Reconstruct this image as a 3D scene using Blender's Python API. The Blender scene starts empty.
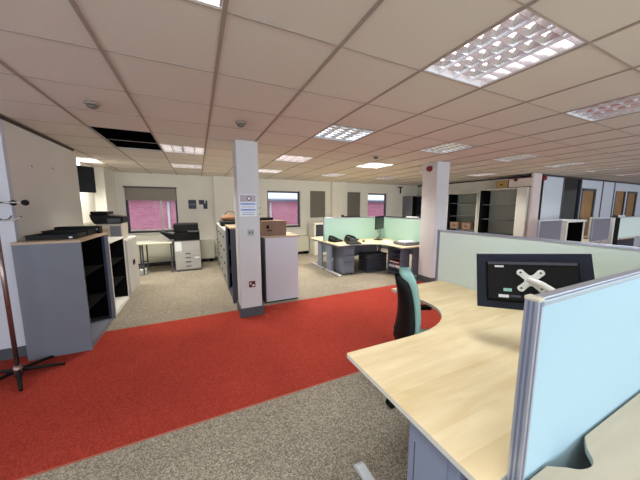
import bpy, bmesh, math, random
from mathutils import Vector, Matrix
random.seed(7)
S = bpy.context.scene
COL = S.collection
PI = math.pi
CH = 2.442          # ceiling height

# ------------------------------------------------------------------ materials
def lin(c):
    return tuple((v/12.92 if v <= .04045 else ((v+.055)/1.055)**2.4) for v in [x/255 for x in c])

MATS = {}
def mat(name, rgb, rough=.6, metal=0., spec=.5, noise=0., nscale=20., bump=0., bscale=80., rgb2=None, stretch=None):
    """plain or mottled procedural surface"""
    if name in MATS: return MATS[name]
    m = bpy.data.materials.new(name); m.use_nodes = True
    nt = m.node_tree; b = nt.nodes['Principled BSDF']
    b.inputs['Roughness'].default_value = rough
    b.inputs['Metallic'].default_value = metal
    b.inputs['Specular IOR Level'].default_value = spec
    c = lin(rgb)
    tc = nt.nodes.new('ShaderNodeTexCoord')
    src = tc.outputs['Object']
    if stretch:
        mp = nt.nodes.new('ShaderNodeMapping'); mp.inputs['Scale'].default_value = stretch
        nt.links.new(src, mp.inputs[0]); src = mp.outputs[0]
    if noise > 0 or rgb2:
        n = nt.nodes.new('ShaderNodeTexNoise'); n.inputs['Scale'].default_value = nscale
        n.inputs['Detail'].default_value = 4
        nt.links.new(src, n.inputs['Vector'])
        r = nt.nodes.new('ShaderNodeValToRGB')
        r.color_ramp.elements[0].position = .35; r.color_ramp.elements[1].position = .65
        if rgb2: c2 = lin(rgb2)
        else: c2 = tuple(v*(1-noise) for v in c)
        r.color_ramp.elements[0].color = (*c2, 1); r.color_ramp.elements[1].color = (*c, 1)
        nt.links.new(n.outputs['Fac'], r.inputs['Fac']); nt.links.new(r.outputs['Color'], b.inputs['Base Color'])
    else:
        b.inputs['Base Color'].default_value = (*c, 1)
    if bump > 0:
        n2 = nt.nodes.new('ShaderNodeTexNoise'); n2.inputs['Scale'].default_value = bscale
        nt.links.new(src, n2.inputs['Vector'])
        bp = nt.nodes.new('ShaderNodeBump'); bp.inputs['Strength'].default_value = bump; bp.inputs['Distance'].default_value = .004
        nt.links.new(n2.outputs['Fac'], bp.inputs['Height']); nt.links.new(bp.outputs['Normal'], b.inputs['Normal'])
    MATS[name] = m
    return m

def carpet(name, c1, c2, c3, seams=False):
    m = bpy.data.materials.new(name); m.use_nodes = True
    nt = m.node_tree; b = nt.nodes['Principled BSDF']
    b.inputs['Roughness'].default_value = .95; b.inputs['Specular IOR Level'].default_value = .1
    tc = nt.nodes.new('ShaderNodeTexCoord')
    v = nt.nodes.new('ShaderNodeTexVoronoi'); v.inputs['Scale'].default_value = 150
    nt.links.new(tc.outputs['Object'], v.inputs['Vector'])
    r = nt.nodes.new('ShaderNodeValToRGB'); r.color_ramp.interpolation = 'LINEAR'
    r.color_ramp.elements[0].position = .1; r.color_ramp.elements[0].color = (*lin(c1), 1)
    r.color_ramp.elements[1].position = .9; r.color_ramp.elements[1].color = (*lin(c3), 1)
    e = r.color_ramp.elements.new(.5); e.color = (*lin(c2), 1)
    sp = nt.nodes.new('ShaderNodeSeparateColor'); nt.links.new(v.outputs['Color'], sp.inputs[0])
    nt.links.new(sp.outputs[0], r.inputs['Fac'])
    n = nt.nodes.new('ShaderNodeTexNoise'); n.inputs['Scale'].default_value = 1.3; n.inputs['Detail'].default_value = 5
    nt.links.new(tc.outputs['Object'], n.inputs['Vector'])
    mr = nt.nodes.new('ShaderNodeMapRange'); mr.inputs['From Min'].default_value = .3; mr.inputs['From Max'].default_value = .7
    mr.inputs['To Min'].default_value = .88; mr.inputs['To Max'].default_value = 1.08
    nt.links.new(n.outputs['Fac'], mr.inputs['Value'])
    mx = nt.nodes.new('ShaderNodeMix'); mx.data_type = 'RGBA'; mx.blend_type = 'MULTIPLY'; mx.inputs['Factor'].default_value = 1
    nt.links.new(r.outputs['Color'], mx.inputs[6]); nt.links.new(mr.outputs[0], mx.inputs[7])
    out = mx.outputs[2]
    if seams:
        bk = nt.nodes.new('ShaderNodeTexBrick'); bk.offset = 0; bk.inputs['Scale'].default_value = 1
        bk.inputs['Brick Width'].default_value = .5; bk.inputs['Row Height'].default_value = .5
        bk.inputs['Mortar Size'].default_value = .004; bk.inputs['Mortar Smooth'].default_value = .5
        bk.inputs['Color1'].default_value = (1, 1, 1, 1); bk.inputs['Color2'].default_value = (.95, .95, .95, 1)
        bk.inputs['Mortar'].default_value = (.8, .8, .8, 1)
        nt.links.new(tc.outputs['Object'], bk.inputs['Vector'])
        m2 = nt.nodes.new('ShaderNodeMix'); m2.data_type = 'RGBA'; m2.blend_type = 'MULTIPLY'; m2.inputs['Factor'].default_value = 1
        nt.links.new(out, m2.inputs[6]); nt.links.new(bk.outputs['Color'], m2.inputs[7]); out = m2.outputs[2]
    nt.links.new(out, b.inputs['Base Color'])
    bp = nt.nodes.new('ShaderNodeBump'); bp.inputs['Strength'].default_value = .5; bp.inputs['Distance'].default_value = .004
    nt.links.new(sp.outputs[1], bp.inputs['Height']); nt.links.new(bp.outputs['Normal'], b.inputs['Normal'])
    MATS[name] = m
    return m

def maple(name, ca, cb, rough=.42):
    m = bpy.data.materials.new(name); m.use_nodes = True
    nt = m.node_tree; b = nt.nodes['Principled BSDF']
    b.inputs['Roughness'].default_value = rough; b.inputs['Specular IOR Level'].default_value = .35
    tc = nt.nodes.new('ShaderNodeTexCoord')
    mp = nt.nodes.new('ShaderNodeMapping'); mp.inputs['Scale'].default_value = (1.6, 9, 9)
    mp.inputs['Rotation'].default_value = (0, 0, .05)
    nt.links.new(tc.outputs['Object'], mp.inputs[0])
    n = nt.nodes.new('ShaderNodeTexNoise'); n.inputs['Scale'].default_value = 1.4; n.inputs['Detail'].default_value = 8; n.inputs['Distortion'].default_value = .6
    nt.links.new(mp.outputs[0], n.inputs['Vector'])
    bk = nt.nodes.new('ShaderNodeTexBrick'); bk.offset = .37
    bk.inputs['Scale'].default_value = 1; bk.inputs['Brick Width'].default_value = 1.1; bk.inputs['Row Height'].default_value = .11
    bk.inputs['Mortar Size'].default_value = .0008; bk.inputs['Bias'].default_value = 0
    bk.inputs['Color1'].default_value = (.25, .25, .25, 1); bk.inputs['Color2'].default_value = (.75, .75, .75, 1); bk.inputs['Mortar'].default_value = (.35, .35, .35, 1)
    nt.links.new(tc.outputs['Object'], bk.inputs['Vector'])
    ad = nt.nodes.new('ShaderNodeMix'); ad.data_type = 'RGBA'; ad.inputs['Factor'].default_value = .35
    nt.links.new(n.outputs['Fac'], ad.inputs[6]); nt.links.new(bk.outputs['Color'], ad.inputs[7])
    r = nt.nodes.new('ShaderNodeValToRGB')
    r.color_ramp.elements[0].position = .3; r.color_ramp.elements[0].color = (*lin(cb), 1)
    r.color_ramp.elements[1].position = .62; r.color_ramp.elements[1].color = (*lin(ca), 1)
    nt.links.new(ad.outputs[2], r.inputs['Fac']); nt.links.new(r.outputs['Color'], b.inputs['Base Color'])
    MATS[name] = m
    return m

def brick(name):
    m = bpy.data.materials.new(name); m.use_nodes = True
    nt = m.node_tree; b = nt.nodes['Principled BSDF']; b.inputs['Roughness'].default_value = .9
    tc = nt.nodes.new('ShaderNodeTexCoord'); mp = nt.nodes.new('ShaderNodeMapping')
    mp.inputs['Rotation'].default_value = (PI/2, 0, 0)
    nt.links.new(tc.outputs['Object'], mp.inputs[0])
    k = nt.nodes.new('ShaderNodeTexBrick'); k.inputs['Scale'].default_value = 1
    k.inputs['Brick Width'].default_value = .23; k.inputs['Row Height'].default_value = .078; k.inputs['Mortar Size'].default_value = .006
    k.inputs['Color1'].default_value = (*lin((216, 144, 160)), 1); k.inputs['Color2'].default_value = (*lin((204, 124, 144)), 1)
    k.inputs['Mortar'].default_value = (*lin((214, 160, 172)), 1)
    nt.links.new(mp.outputs[0], k.inputs['Vector']); nt.links.new(k.outputs['Color'], b.inputs['Base Color'])
    MATS[name] = m
    return m

def emit(name, rgb, strength):
    m = bpy.data.materials.new(name); m.use_nodes = True
    b = m.node_tree.nodes['Principled BSDF']
    b.inputs['Base Color'].default_value = (.8, .8, .8, 1)
    b.inputs['Emission Color'].default_value = (*lin(rgb), 1); b.inputs['Emission Strength'].default_value = strength
    MATS[name] = m
    return m

def glass(name, rgb, rough=0.02, alpha=.15):
    m = bpy.data.materials.new(name); m.use_nodes = True
    nt = m.node_tree; nt.nodes.clear()
    o = nt.nodes.new('ShaderNodeOutputMaterial'); t = nt.nodes.new('ShaderNodeBsdfTransparent'); g = nt.nodes.new('ShaderNodeBsdfGlossy')
    t.inputs[0].default_value = (*lin(rgb), 1); g.inputs['Roughness'].default_value = rough
    mx = nt.nodes.new('ShaderNodeMixShader'); mx.inputs[0].default_value = alpha
    nt.links.new(t.outputs[0], mx.inputs[1]); nt.links.new(g.outputs[0], mx.inputs[2]); nt.links.new(mx.outputs[0], o.inputs[0])
    MATS[name] = m
    return m

M_wall = mat('wall_paint', (238, 235, 226), .85, noise=.03, nscale=3)
M_wallp = mat('partition_paint', (226, 220, 214), .85, noise=.03, nscale=3)
M_pillar = mat('pillar_paint', (208, 208, 210), .8, noise=.03, nscale=4)
M_tile = mat('ceiling_tile', (218, 210, 200), .95, noise=.05, nscale=120)
M_tbar = mat('ceiling_bar', (158, 143, 134), .7)
M_skirt = mat('dark_skirting', (74, 78, 84), .6)
M_trimd = mat('dark_trim', (62, 50, 48), .6)
M_white = mat('white_laminate', (226, 224, 220), .5)
M_whitem = mat('white_metal', (222, 220, 214), .45, noise=.02)
M_cream = mat('cream_metal', (206, 204, 186), .5)
M_grey = mat('slate_grey_laminate', (114, 118, 130), .55, noise=.04, nscale=6)
M_grey2 = mat('mid_grey_metal', (116, 120, 136), .5)
M_dgrey = mat('dark_grey_metal', (72, 74, 84), .5)
M_black = mat('black_plastic', (11, 11, 12), .5, spec=.25)
M_blackm = mat('matt_black', (8, 8, 9), .8, spec=.1)
M_beige = mat('beige_top', (184, 162, 138), .5)
M_alu = mat('brushed_aluminium', (194, 198, 212), .32, metal=.7)
M_alud = mat('aluminium_groove', (124, 134, 164), .4, metal=.5)
M_cap = mat('cream_cap', (214, 206, 186), .5)
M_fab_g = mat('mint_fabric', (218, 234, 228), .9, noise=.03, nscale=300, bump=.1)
M_fab_b = mat('pale_blue_fabric', (176, 204, 216), .9, noise=.03, nscale=300, bump=.1)  # blue daylight tint is put into this fabric colour
M_fab_gr = mat('grey_screen_fabric', (126, 122, 134), .9, noise=.08, nscale=200)
M_maple = maple('maple_laminate', (234, 214, 174), (214, 188, 140))
M_maple2 = maple('pale_maple_laminate', (216, 200, 176), (204, 186, 160), .5)
M_edge = mat('desk_edge', (206, 200, 190), .5)
M_blue_metal = mat('blue_grey_metal', (128, 136, 158), .45, noise=.03)
M_teal = mat('teal_fabric', (150, 192, 184), .9, noise=.1, nscale=200, bump=.2)
M_card = mat('brown_card', (136, 110, 92), .85, noise=.1, nscale=8)
M_card2 = mat('pale_card', (182, 146, 100), .85, noise=.1, nscale=8)
M_wood = mat('orange_door_wood', (168, 124, 74), .5, rgb2=(142, 100, 56), nscale=3, stretch=(6, 6, .8))
M_redpl = mat('red_plastic', (120, 24, 22), .45)
M_maroon = mat('maroon_plate', (96, 26, 34), .5)
M_paper = mat('paper', (232, 236, 240), .8)
M_bluep = mat('blue_print', (84, 112, 190), .8)
M_navy = mat('navy_print', (48, 52, 72), .7, rgb2=(84, 88, 110), nscale=30)
M_blind = mat('grey_blind', (146, 138, 132), .9)
M_board = mat('grey_pinboard', (116, 112, 104), .95, noise=.06, nscale=60)
M_screen = mat('black_screen', (8, 9, 12), .12)
M_dglass = mat('dark_glass', (22, 26, 34), .08)  # opaque dark colour stands in for the dark office beyond the pane
M_chrome = mat('dark_chrome', (150, 128, 124), .25, metal=.85)  # reddish tint paints in the red reflected by the chrome
M_chr = mat('chrome', (190, 190, 192), .15, metal=1)
M_monback = mat('monitor_back', (18, 24, 42), .35, spec=.4)  # navy base colour paints in the casing's bluish reflections
M_carpet = carpet('beige_carpet', (112, 106, 95), (138, 129, 115), (164, 155, 140), True)
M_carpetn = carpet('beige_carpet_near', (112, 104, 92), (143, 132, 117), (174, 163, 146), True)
M_red = carpet('red_carpet', (138, 48, 38), (154, 56, 44), (170, 66, 53))
M_brick = brick('pink_brick')
M_frame = mat('window_frame_dark', (70, 66, 84), .5)
M_sill = mat('sill_white', (232, 230, 226), .5)
M_glass = glass('window_glass', (246, 247, 250), .02, .005)
M_tag = mat('label_white', (224, 226, 226), .6)
M_tag2 = mat('label_green', (150, 200, 190), .6)
M_louvre = mat('louvre_aluminium', (242, 240, 242), .2, metal=.8)
M_fixture = mat('fixture_white', (232, 230, 232), .4)
M_gtray = mat('grey_tray', (112, 116, 128), .5)
M_brown = mat('tan_leather', (158, 112, 80), .6, noise=.35, nscale=12)
M_dark_int = mat('black_interior', (12, 12, 13), .8, spec=.1)
M_greyint = mat('grey_interior', (190, 192, 182), .8)
M_crate = mat('charcoal_crate', (62, 64, 76), .6, noise=.25, nscale=25)
M_redbook = mat('red_book', (178, 50, 44), .6)

# ------------------------------------------------------------------ mesh helper
class MB:
    def __init__(s): s.bm = bmesh.new(); s.mats = []
    def mi(s, m):
        if m is None: return 0
        if m not in s.mats: s.mats.append(m)
        return s.mats.index(m)
    def box(s, x0, x1, y0, y1, z0, z1, m=None, rot=None, piv=None):
        vs = [s.bm.verts.new(p) for p in [(x0,y0,z0),(x1,y0,z0),(x1,y1,z0),(x0,y1,z0),(x0,y0,z1),(x1,y0,z1),(x1,y1,z1),(x0,y1,z1)]]
        k = s.mi(m)
        for f in [(0,3,2,1),(4,5,6,7),(0,1,5,4),(1,2,6,5),(2,3,7,6),(3,0,4,7)]:
            s.bm.faces.new([vs[i] for i in f]).material_index = k
        if rot is not None:
            c = Vector(piv if piv else ((x0+x1)/2, (y0+y1)/2, (z0+z1)/2))
            for v in vs: v.co = rot @ (v.co-c) + c
        return s
    def prism(s, pts, z0, z1, m=None, medge=None):
        lo = [s.bm.verts.new((x, y, z0)) for x, y in pts]; hi = [s.bm.verts.new((x, y, z1)) for x, y in pts]
        k = s.mi(m); ke = s.mi(medge) if medge else k
        s.bm.faces.new(hi).material_index = k; s.bm.faces.new(lo[::-1]).material_index = k
        n = len(pts)
        for i in range(n):
            j = (i+1) % n
            s.bm.faces.new((lo[i], lo[j], hi[j], hi[i])).material_index = ke
        return s
    def xprism(s, pts, y0, y1, m=None, axis='y'):
        """profile in x,z extruded along y (axis y) or in y,z extruded along x"""
        f = (lambda a, b, t: (a, t, b)) if axis == 'y' else (lambda a, b, t: (t, a, b))
        lo = [s.bm.verts.new(f(a, b, y0)) for a, b in pts]; hi = [s.bm.verts.new(f(a, b, y1)) for a, b in pts]
        k = s.mi(m); s.bm.faces.new(hi).material_index = k; s.bm.faces.new(lo[::-1]).material_index = k
        n = len(pts)
        for i in range(n):
            j = (i+1) % n; s.bm.faces.new((lo[i], lo[j], hi[j], hi[i])).material_index = k
        return s
    def tube(s, pts, r, m=None, seg=10, r2=None):
        k = s.mi(m); rings = []
        n = len(pts); P = [Vector(p) for p in pts]
        for i, p in enumerate(P):
            d = (P[min(i+1, n-1)]-P[max(i-1, 0)]).normalized()
            a = d.orthogonal().normalized() if i == 0 else (pa - d*pa.dot(d)).normalized()
            pa = a; b = d.cross(a)
            rr = r if r2 is None else r+(r2-r)*i/(n-1)
            rings.append([s.bm.verts.new(p+(a*math.cos(2*PI*j/seg)+b*math.sin(2*PI*j/seg))*rr) for j in range(seg)])
        for i in range(n-1):
            for j in range(seg):
                q = (j+1) % seg
                f = s.bm.faces.new((rings[i][j], rings[i][q], rings[i+1][q], rings[i+1][j])); f.material_index = k; f.smooth = True
        s.bm.faces.new(rings[0][::-1]).material_index = k; s.bm.faces.new(rings[-1]).material_index = k
        return s
    def lathe(s, prof, c=(0, 0, 0), m=None, seg=20):
        k = s.mi(m); rings = []
        for r, z in prof:
            rings.append([s.bm.verts.new((c[0]+max(r, 1e-4)*math.cos(2*PI*j/seg), c[1]+max(r, 1e-4)*math.sin(2*PI*j/seg), c[2]+z)) for j in range(seg)])
        for i in range(len(rings)-1):
            for j in range(seg):
                q = (j+1) % seg
                f = s.bm.faces.new((rings[i][j], rings[i][q], rings[i+1][q], rings[i+1][j])); f.material_index = k; f.smooth = True
        s.bm.faces.new(rings[0][::-1]).material_index = k; s.bm.faces.new(rings[-1]).material_index = k
        return s
    def build(s, name, m=None, parent=None, loc=None, bevel=0., seg=2, smooth=False):
        bmesh.ops.recalc_face_normals(s.bm, faces=s.bm.faces)
        me = bpy.data.meshes.new(name); s.bm.to_mesh(me); s.bm.free()
        ms = s.mats or [m]
        for q in ms: me.materials.append(q if q else m)
        if smooth:
            for p in me.polygons: p.use_smooth = True
        o = bpy.data.objects.new(name, me); COL.objects.link(o)
        if parent: o.parent = parent
        if loc: o.location = loc
        if bevel > 0:
            b = o.modifiers.new('bevel', 'BEVEL'); b.width = bevel; b.segments = seg; b.limit_method = 'ANGLE'; b.angle_limit = .6
        return o

def bx(name, x0, x1, y0, y1, z0, z1, m, parent=None, bevel=0., **k):
    return MB().box(x0, x1, y0, y1, z0, z1, m, **k).build(name, m, parent, bevel=bevel)

def tag(o, label, cat, group=None):
    o['label'] = label; o['category'] = cat
    if group: o['group'] = group
    return o
def thing(name, label, cat, loc=(0, 0, 0), rz=0, group=None):
    o = bpy.data.objects.new(name, None); COL.objects.link(o)
    o.location = loc; o.rotation_euler = (0, 0, rz); o.empty_display_size = .1
    return tag(o, label, cat, group)
def struct(o):
    o['kind'] = 'structure'; return o
def copy_tree(o, parent=None):
    kids = list(o.children)
    c = o.copy(); COL.objects.link(c); c.parent = parent
    for ch in kids: copy_tree(ch, c)
    return c

# ------------------------------------------------------------------ room shell
XL, XR, YN, YF = -4.2, 17.8, -3.0, 8.2
LX = -2.03                       # left wall of the far bay
fm = MB()
Y0, Y1 = 1.93, 3.97
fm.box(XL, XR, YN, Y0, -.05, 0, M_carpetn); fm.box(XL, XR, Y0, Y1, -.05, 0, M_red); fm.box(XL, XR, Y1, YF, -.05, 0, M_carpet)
struct(fm.build('floor', M_carpet))
struct(bx('trim_1', XL, XR, Y0-.012, Y0+.002, 0, .002, mat('carpet_joint', (160, 92, 72), .8)))

# fixtures: (column x0, row y0)
GX0, GY0, PT = -.44, .155, .6
FIX_X = [-2.24, -.44, 1.36, 3.16, 4.96, 6.76, 8.56, 10.36]
ROWS = [.755, 2.555, 4.355, 6.155]
FIX = []
for iy, y in enumerate(ROWS):
    for ix, x in enumerate(FIX_X):
        if (ix, iy) in ((0, 0), (0, 1), (0, 2), (0, 3), (1, 1)): continue
        if x > 8.2 and y > 3.3: continue
        if x > 7.5 and y > 3.6: continue
        if iy == 3 and ix > 5: continue
        FIX.append((x, y, ix, iy))
FIX.append((-2.24+.24, 6.155, 0, 3))
VOID = [(-1.04, 3.755), (-1.04, 4.355)]
holes = [(x, y) for x, y, _, _ in FIX] + VOID
def grid_ok(x, y):
    for hx, hy in holes:
        if abs(hx-x) < .25 and abs(hy-y) < .3: return False
    return True
cm = MB(); gx = GX0-.6*7
nx = int((XR-gx)/.6)+1; ny0 = int(math.floor((YN-.155)/.6))
for i in range(nx):
    for j in range(ny0, 14):
        x = gx+i*.6; y = .155+j*.6
        if grid_ok(x, y): cm.box(x, x+.6, y, y+.6, CH, CH+.02, M_tile)
        elif abs(x+2.24) < .1: cm.box(x, x+.24, y, y+.6, CH, CH+.02, M_tile)
struct(cm.build('ceiling', M_tile))
gm = MB()
for i in range(nx+1):
    x = gx+i*.6
    segs = [(YN, YF+.1)]
    gm.box(x-.01, x+.01, YN, YF+.1, CH-.006, CH-.001, M_tbar)
for j in range(ny0, 15):
    y = .155+j*.6
    if YN < y < YF: gm.box(gx, XR, y-.005, y+.005, CH-.004, CH-.001, mat('ceiling_bar_light', (176, 163, 153), .7))
struct(gm.build('ceiling_grid', M_tbar))
# dark void where two tiles are out
vm = MB()
vx0, vx1, vy0, vy1 = -1.04, -.44, 3.755, 4.955
vm.box(vx0-.3, vx1+.3, vy0-.3, vy1+.3, CH+.52, CH+.54, M_blackm)
vm.box(vx0-.3, vx0-.28, vy0-.3, vy1+.3, CH+.02, CH+.52, M_blackm); vm.box(vx1+.28, vx1+.3, vy0-.3, vy1+.3, CH+.02, CH+.52, M_blackm)
vm.box(vx0-.3, vx1+.3, vy0-.3, vy0-.28, CH+.02, CH+.52, M_blackm); vm.box(vx0-.3, vx1+.3, vy1+.28, vy1+.3, CH+.02, CH+.52, M_blackm)
vm.tube([(vx0-.25, 4.5, CH+.25), (vx1+.25, 4.5, CH+.25)], .04, M_dgrey)
vm.tube([(vx0-.25, 4.05, CH+.3), (vx1+.25, 4.05, CH+.3)], .025, M_dgrey)
struct(vm.build('ceiling_void', M_blackm))

# far wall with three windows
WIN = [(-1.67, -.49, .88, 2.09), (2.02, 3.14, .9, 2.08), (5.86, 6.8, .95, 2.09)]
wm = MB()
xs = LX-.15
for x0, x1, z0, z1 in WIN:
    wm.box(xs, x0, YF, YF+.22, 0, CH+.02, M_wall)
    wm.box(x0, x1, YF, YF+.22, 0, z0, M_wall); wm.box(x0, x1, YF, YF+.22, z1, CH+.02, M_wall)
    xs = x1
wm.box(xs, 8.5, YF, YF+.22, 0, CH+.02, M_wall)
struct(wm.build('wall_far', M_wall))
struct(bx('wall_far_left_pier', .46, 1.72, YF-.12, YF, 0, CH, M_wall))
struct(bx('wall_far_right_pier', 4.27, 4.78, YF-.14, YF, 0, CH, M_wall))
struct(bx('wall_left', LX-.15, LX, 5.3, YF, 0, CH+.02, M_wall))
struct(bx('wall_left_pier', LX, LX+.2, 7.35, YF, 0, CH, M_wall))
# partition on the left with its return facing the camera
struct(bx('wall_partition', -1.80, -1.67, 3.72, 5.32, 0, CH, M_wallp))
struct(bx('wall_partition_return', XL-.1, -1.67, 3.66, 3.72, 0, CH, mat('partition_return_paint', (206, 208, 218), .8)))  # bluish colour paints in the window daylight on this face
struct(bx('wall_partition_end', LX-.15, -1.67, 5.32, 5.4, 0, CH-.0, M_wallp))
struct(bx('baseboard_partition', XL, -1.665, 3.635, 3.66, 0, .11, M_skirt))
struct(bx('trim_2', -1.672, -1.65, 3.66, 5.3, CH-.035, CH-.004, M_trimd))
sl = MB(); sl.box(XL-.15, XL, YN, 3.7, 0, .85, M_wallp); sl.box(XL-.15, XL, YN, 3.7, 2.2, CH+.02, M_wallp); sl.box(XL-.15, XL, YN, -1.8, .85, 2.2, M_wallp); sl.box(XL-.15, XL, 2.2, 3.7, .85, 2.2, M_wallp)  # unseen window opening, added for the side daylight
struct(sl.build('wall_side_left', M_wallp))
# shelf wall and long wall on the right
SX = 8.35
struct(bx('wall_shelves', SX, SX+.12, 3.87, YF+.1, 0, CH+.02, M_wall))
struct(bx('trim_3', SX-.02, SX, 3.9, YF, CH-.045, CH-.006, M_trimd))
XW = 3.87
M_wallb = mat('right_wall_paint', (208, 212, 222), .75)
xm = MB()
DO = [(9.5, 10.6, 0, CH), (10.66, 11.6, 0, 2.14), (13.1, 13.95, .0, 2.12), (14.1, 15.0, 0, 2.12)]
xs = SX
for x0, x1, z0, z1 in DO:
    xm.box(xs, x0, XW, XW+.1, 0, CH+.02, M_wallb)
    if z1 < CH: xm.box(x0, x1, XW, XW+.1, z1, CH+.02, M_wallb)
    xs = x1
xm.box(xs, XR, XW, XW+.1, 0, CH+.02, M_wallb)
struct(xm.build('wall_right_back', M_wallb))
struct(bx('wall_corner_column', 7.92, 8.3, 3.84, 3.9, 0, CH, mat('corner_column_paint', (222, 206, 204), .8)))  # pinkish colour paints in the pink light on the column
struct(bx('trim_4', SX+.02, XR, XW-.02, XW, CH-.05, CH-.006, M_trimd))
for i, x in enumerate((12.05, 12.95)):
    struct(bx('trim_%d' % (5+i), x-.03, x+.03, XW-.012, XW, 0, CH-.05, M_dgrey))
# room behind the glazing
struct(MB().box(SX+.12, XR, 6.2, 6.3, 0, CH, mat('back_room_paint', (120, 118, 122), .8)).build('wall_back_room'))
gl = struct(bx('window_4', 9.5, 10.6, XW+.03, XW+.05, 0, CH-.05, M_dglass))
fr = MB()
for x in (9.5, 10.54): fr.box(x, x+.06, XW-.012, XW+.06, 0, CH-.05, M_dgrey)
fr.box(9.56, 10.54, XW-.012, XW+.06, 0, .1, M_dgrey); fr.build('window_frame', M_dgrey, gl)
def wood_door(n, x0, x1):
    d = struct(bx('door_%d' % n, x0+.07, x1-.09, XW+.02, XW+.06, 0, 2.07, M_wood))
    f = MB(); f.box(x0, x0+.07, XW-.015, XW+.08, 0, 2.13, M_dgrey); f.box(x1-.09, x1, XW-.015, XW+.08, 0, 2.13, M_dgrey); f.box(x0, x1, XW-.015, XW+.08, 2.07, 2.13, M_dgrey)
    f.build('door_frame', M_dgrey, d)
    bx('door_plate', x0+.12, x0+.2, XW-.0, XW+.02, .95, 1.25, M_redpl, d)
    MB().tube([(x0+.13, XW-.03, 1.02), (x0+.25, XW-.03, 1.02)], .012, M_chr).build('door_handle', M_chr, d)
wood_door(1, 10.66, 11.6)
wood_door(2, 14.1, 15.0)
w5 = struct(bx('window_5', 13.1, 13.95, XW+.03, XW+.05, .0, 2.12, M_wood))
f = MB(); f.box(13.1, 13.14, XW-.01, XW+.06, 0, 2.12, M_dgrey); f.box(13.9, 13.95, XW-.01, XW+.06, 0, 2.12, M_dgrey); f.build('window_frame', M_dgrey, w5)
struct(bx('wall_side_right', XR, XR+.12, YN, 6.3, 0, CH+.02, M_wallp))
# near wall behind the camera with its long windows
nm = MB(); NW = [(-3.4, -.6), (.2, 3.0), (3.8, 6.6), (7.4, 10.2), (11.0, 13.8), (14.4, 17.2)]
xs = XL
nm.box(XL, XR, YN-.2, YN, 0, .85, M_wall); nm.box(XL, XR, YN-.2, YN, 2.2, CH+.02, M_wall)
for a, b in NW: nm.box(xs, a, YN-.2, YN, .85, 2.2, M_wall); xs = b
nm.box(xs, XR, YN-.2, YN, .85, 2.2, M_wall)
struct(nm.build('wall_near', M_wall))
# pillars
def pillar(n, x0, x1, y0, y1):
    o = struct(bx('wall_pillar_%s' % n, x0, x1, y0, y1, 0, CH, M_pillar, bevel=.004))
    struct(bx('baseboard_pillar_%s' % n, x0-.018, x1+.018, y0-.018, y1+.018, 0, .13, M_skirt))
pillar('left', .5, .79, 3.67, 4.02)
pillar('right', 4.24, 4.58, 3.68, 4.04)
# baseboards in the far zone
struct(bx('baseboard_far', LX, .46, YF-.02, YF, 0, .11, M_skirt))
struct(bx('baseboard_far_right', 1.72, SX, YF-.02, YF, 0, .11, M_skirt))
struct(bx('baseboard_left', LX, LX+.02, 5.4, YF, 0, .11, M_skirt))
struct(bx('baseboard_far_pier', .44, 1.74, YF-.14, YF-.12, 0, .11, M_skirt))
# pinboards / windows
def window(n, x0, x1, z0, z1, blind=0, mull=None, deep=.1):
    g = struct(bx('window_%d' % n, x0+.04, x1-.04, YF+.13, YF+.138, z0+.04, z1-.04, M_glass))
    f = MB(); y0, y1 = YF+.1, YF+.16
    f.box(x0, x0+.05, y0, y1, z0, z1, M_frame); f.box(x1-.05, x1, y0, y1, z0, z1, M_frame)
    f.box(x0+.05, x1-.05, y0, y1, z1-.05, z1, M_frame); f.box(x0+.05, x1-.05, y0, y1, z0, z0+.05, M_frame)
    f.build('window_frame', M_frame, g)
    w = MB(); w.box(x0+.05, x1-.05, y0+.012, y1-.01, z0+.05, z0+.085, M_sill)
    if mull: w.box(mull-.02, mull+.02, y0+.012, y1-.01, z0+.085, z1-.05, M_sill)
    w.build('casement', M_sill, g)
    bx('window_sill', x0-.05, x1+.05, YF-.03, YF+.1, z0-.03, z0, M_sill, g, bevel=.004)
    if blind:
        b = bx('blind', x0+.02, x1-.02, YF+.02, YF+.03, blind, z1-.02, M_blind, g)
        bx('blind_bar', x0+.02, x1-.02, YF+.015, YF+.035, blind-.02, blind, M_blind, g)
        bx('blind_box', x0-.01, x1+.01, YF-.005, YF+.06, z1-.03, z1+.01, M_frame, g)
window(1, *WIN[0], blind=1.76, mull=-.88)
window(2, *WIN[1])
window(3, *WIN[2])
# building outside
bd = thing('brick_building', 'pink brick building with white eaves seen outside through the far windows', 'building', (0, 14, -3))
bx('brick_wall', -14, 26, 0, 6, 0, 4.92, M_brick, bd)
bx('fascia', -14.2, 26.2, -.3, 0, 4.88, 4.98, mat('grey_fascia', (120, 122, 140), .6), bd)
bx('roof', -14.2, 26.2, -.3, 6, 4.98, 5.03, mat('pale_roof', (214, 220, 226), .7), bd)
for x in (-1.2, 3.6, 9.6):
    MB().tube([(x, -.08, 0), (x, -.08, 4.8)], .05, M_sill).build('downpipe', M_sill, bd)
struct(bx('ground', -30, 45, 8.6, 40, -3.1, -3, mat('asphalt', (150, 150, 155), .9)))

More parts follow.
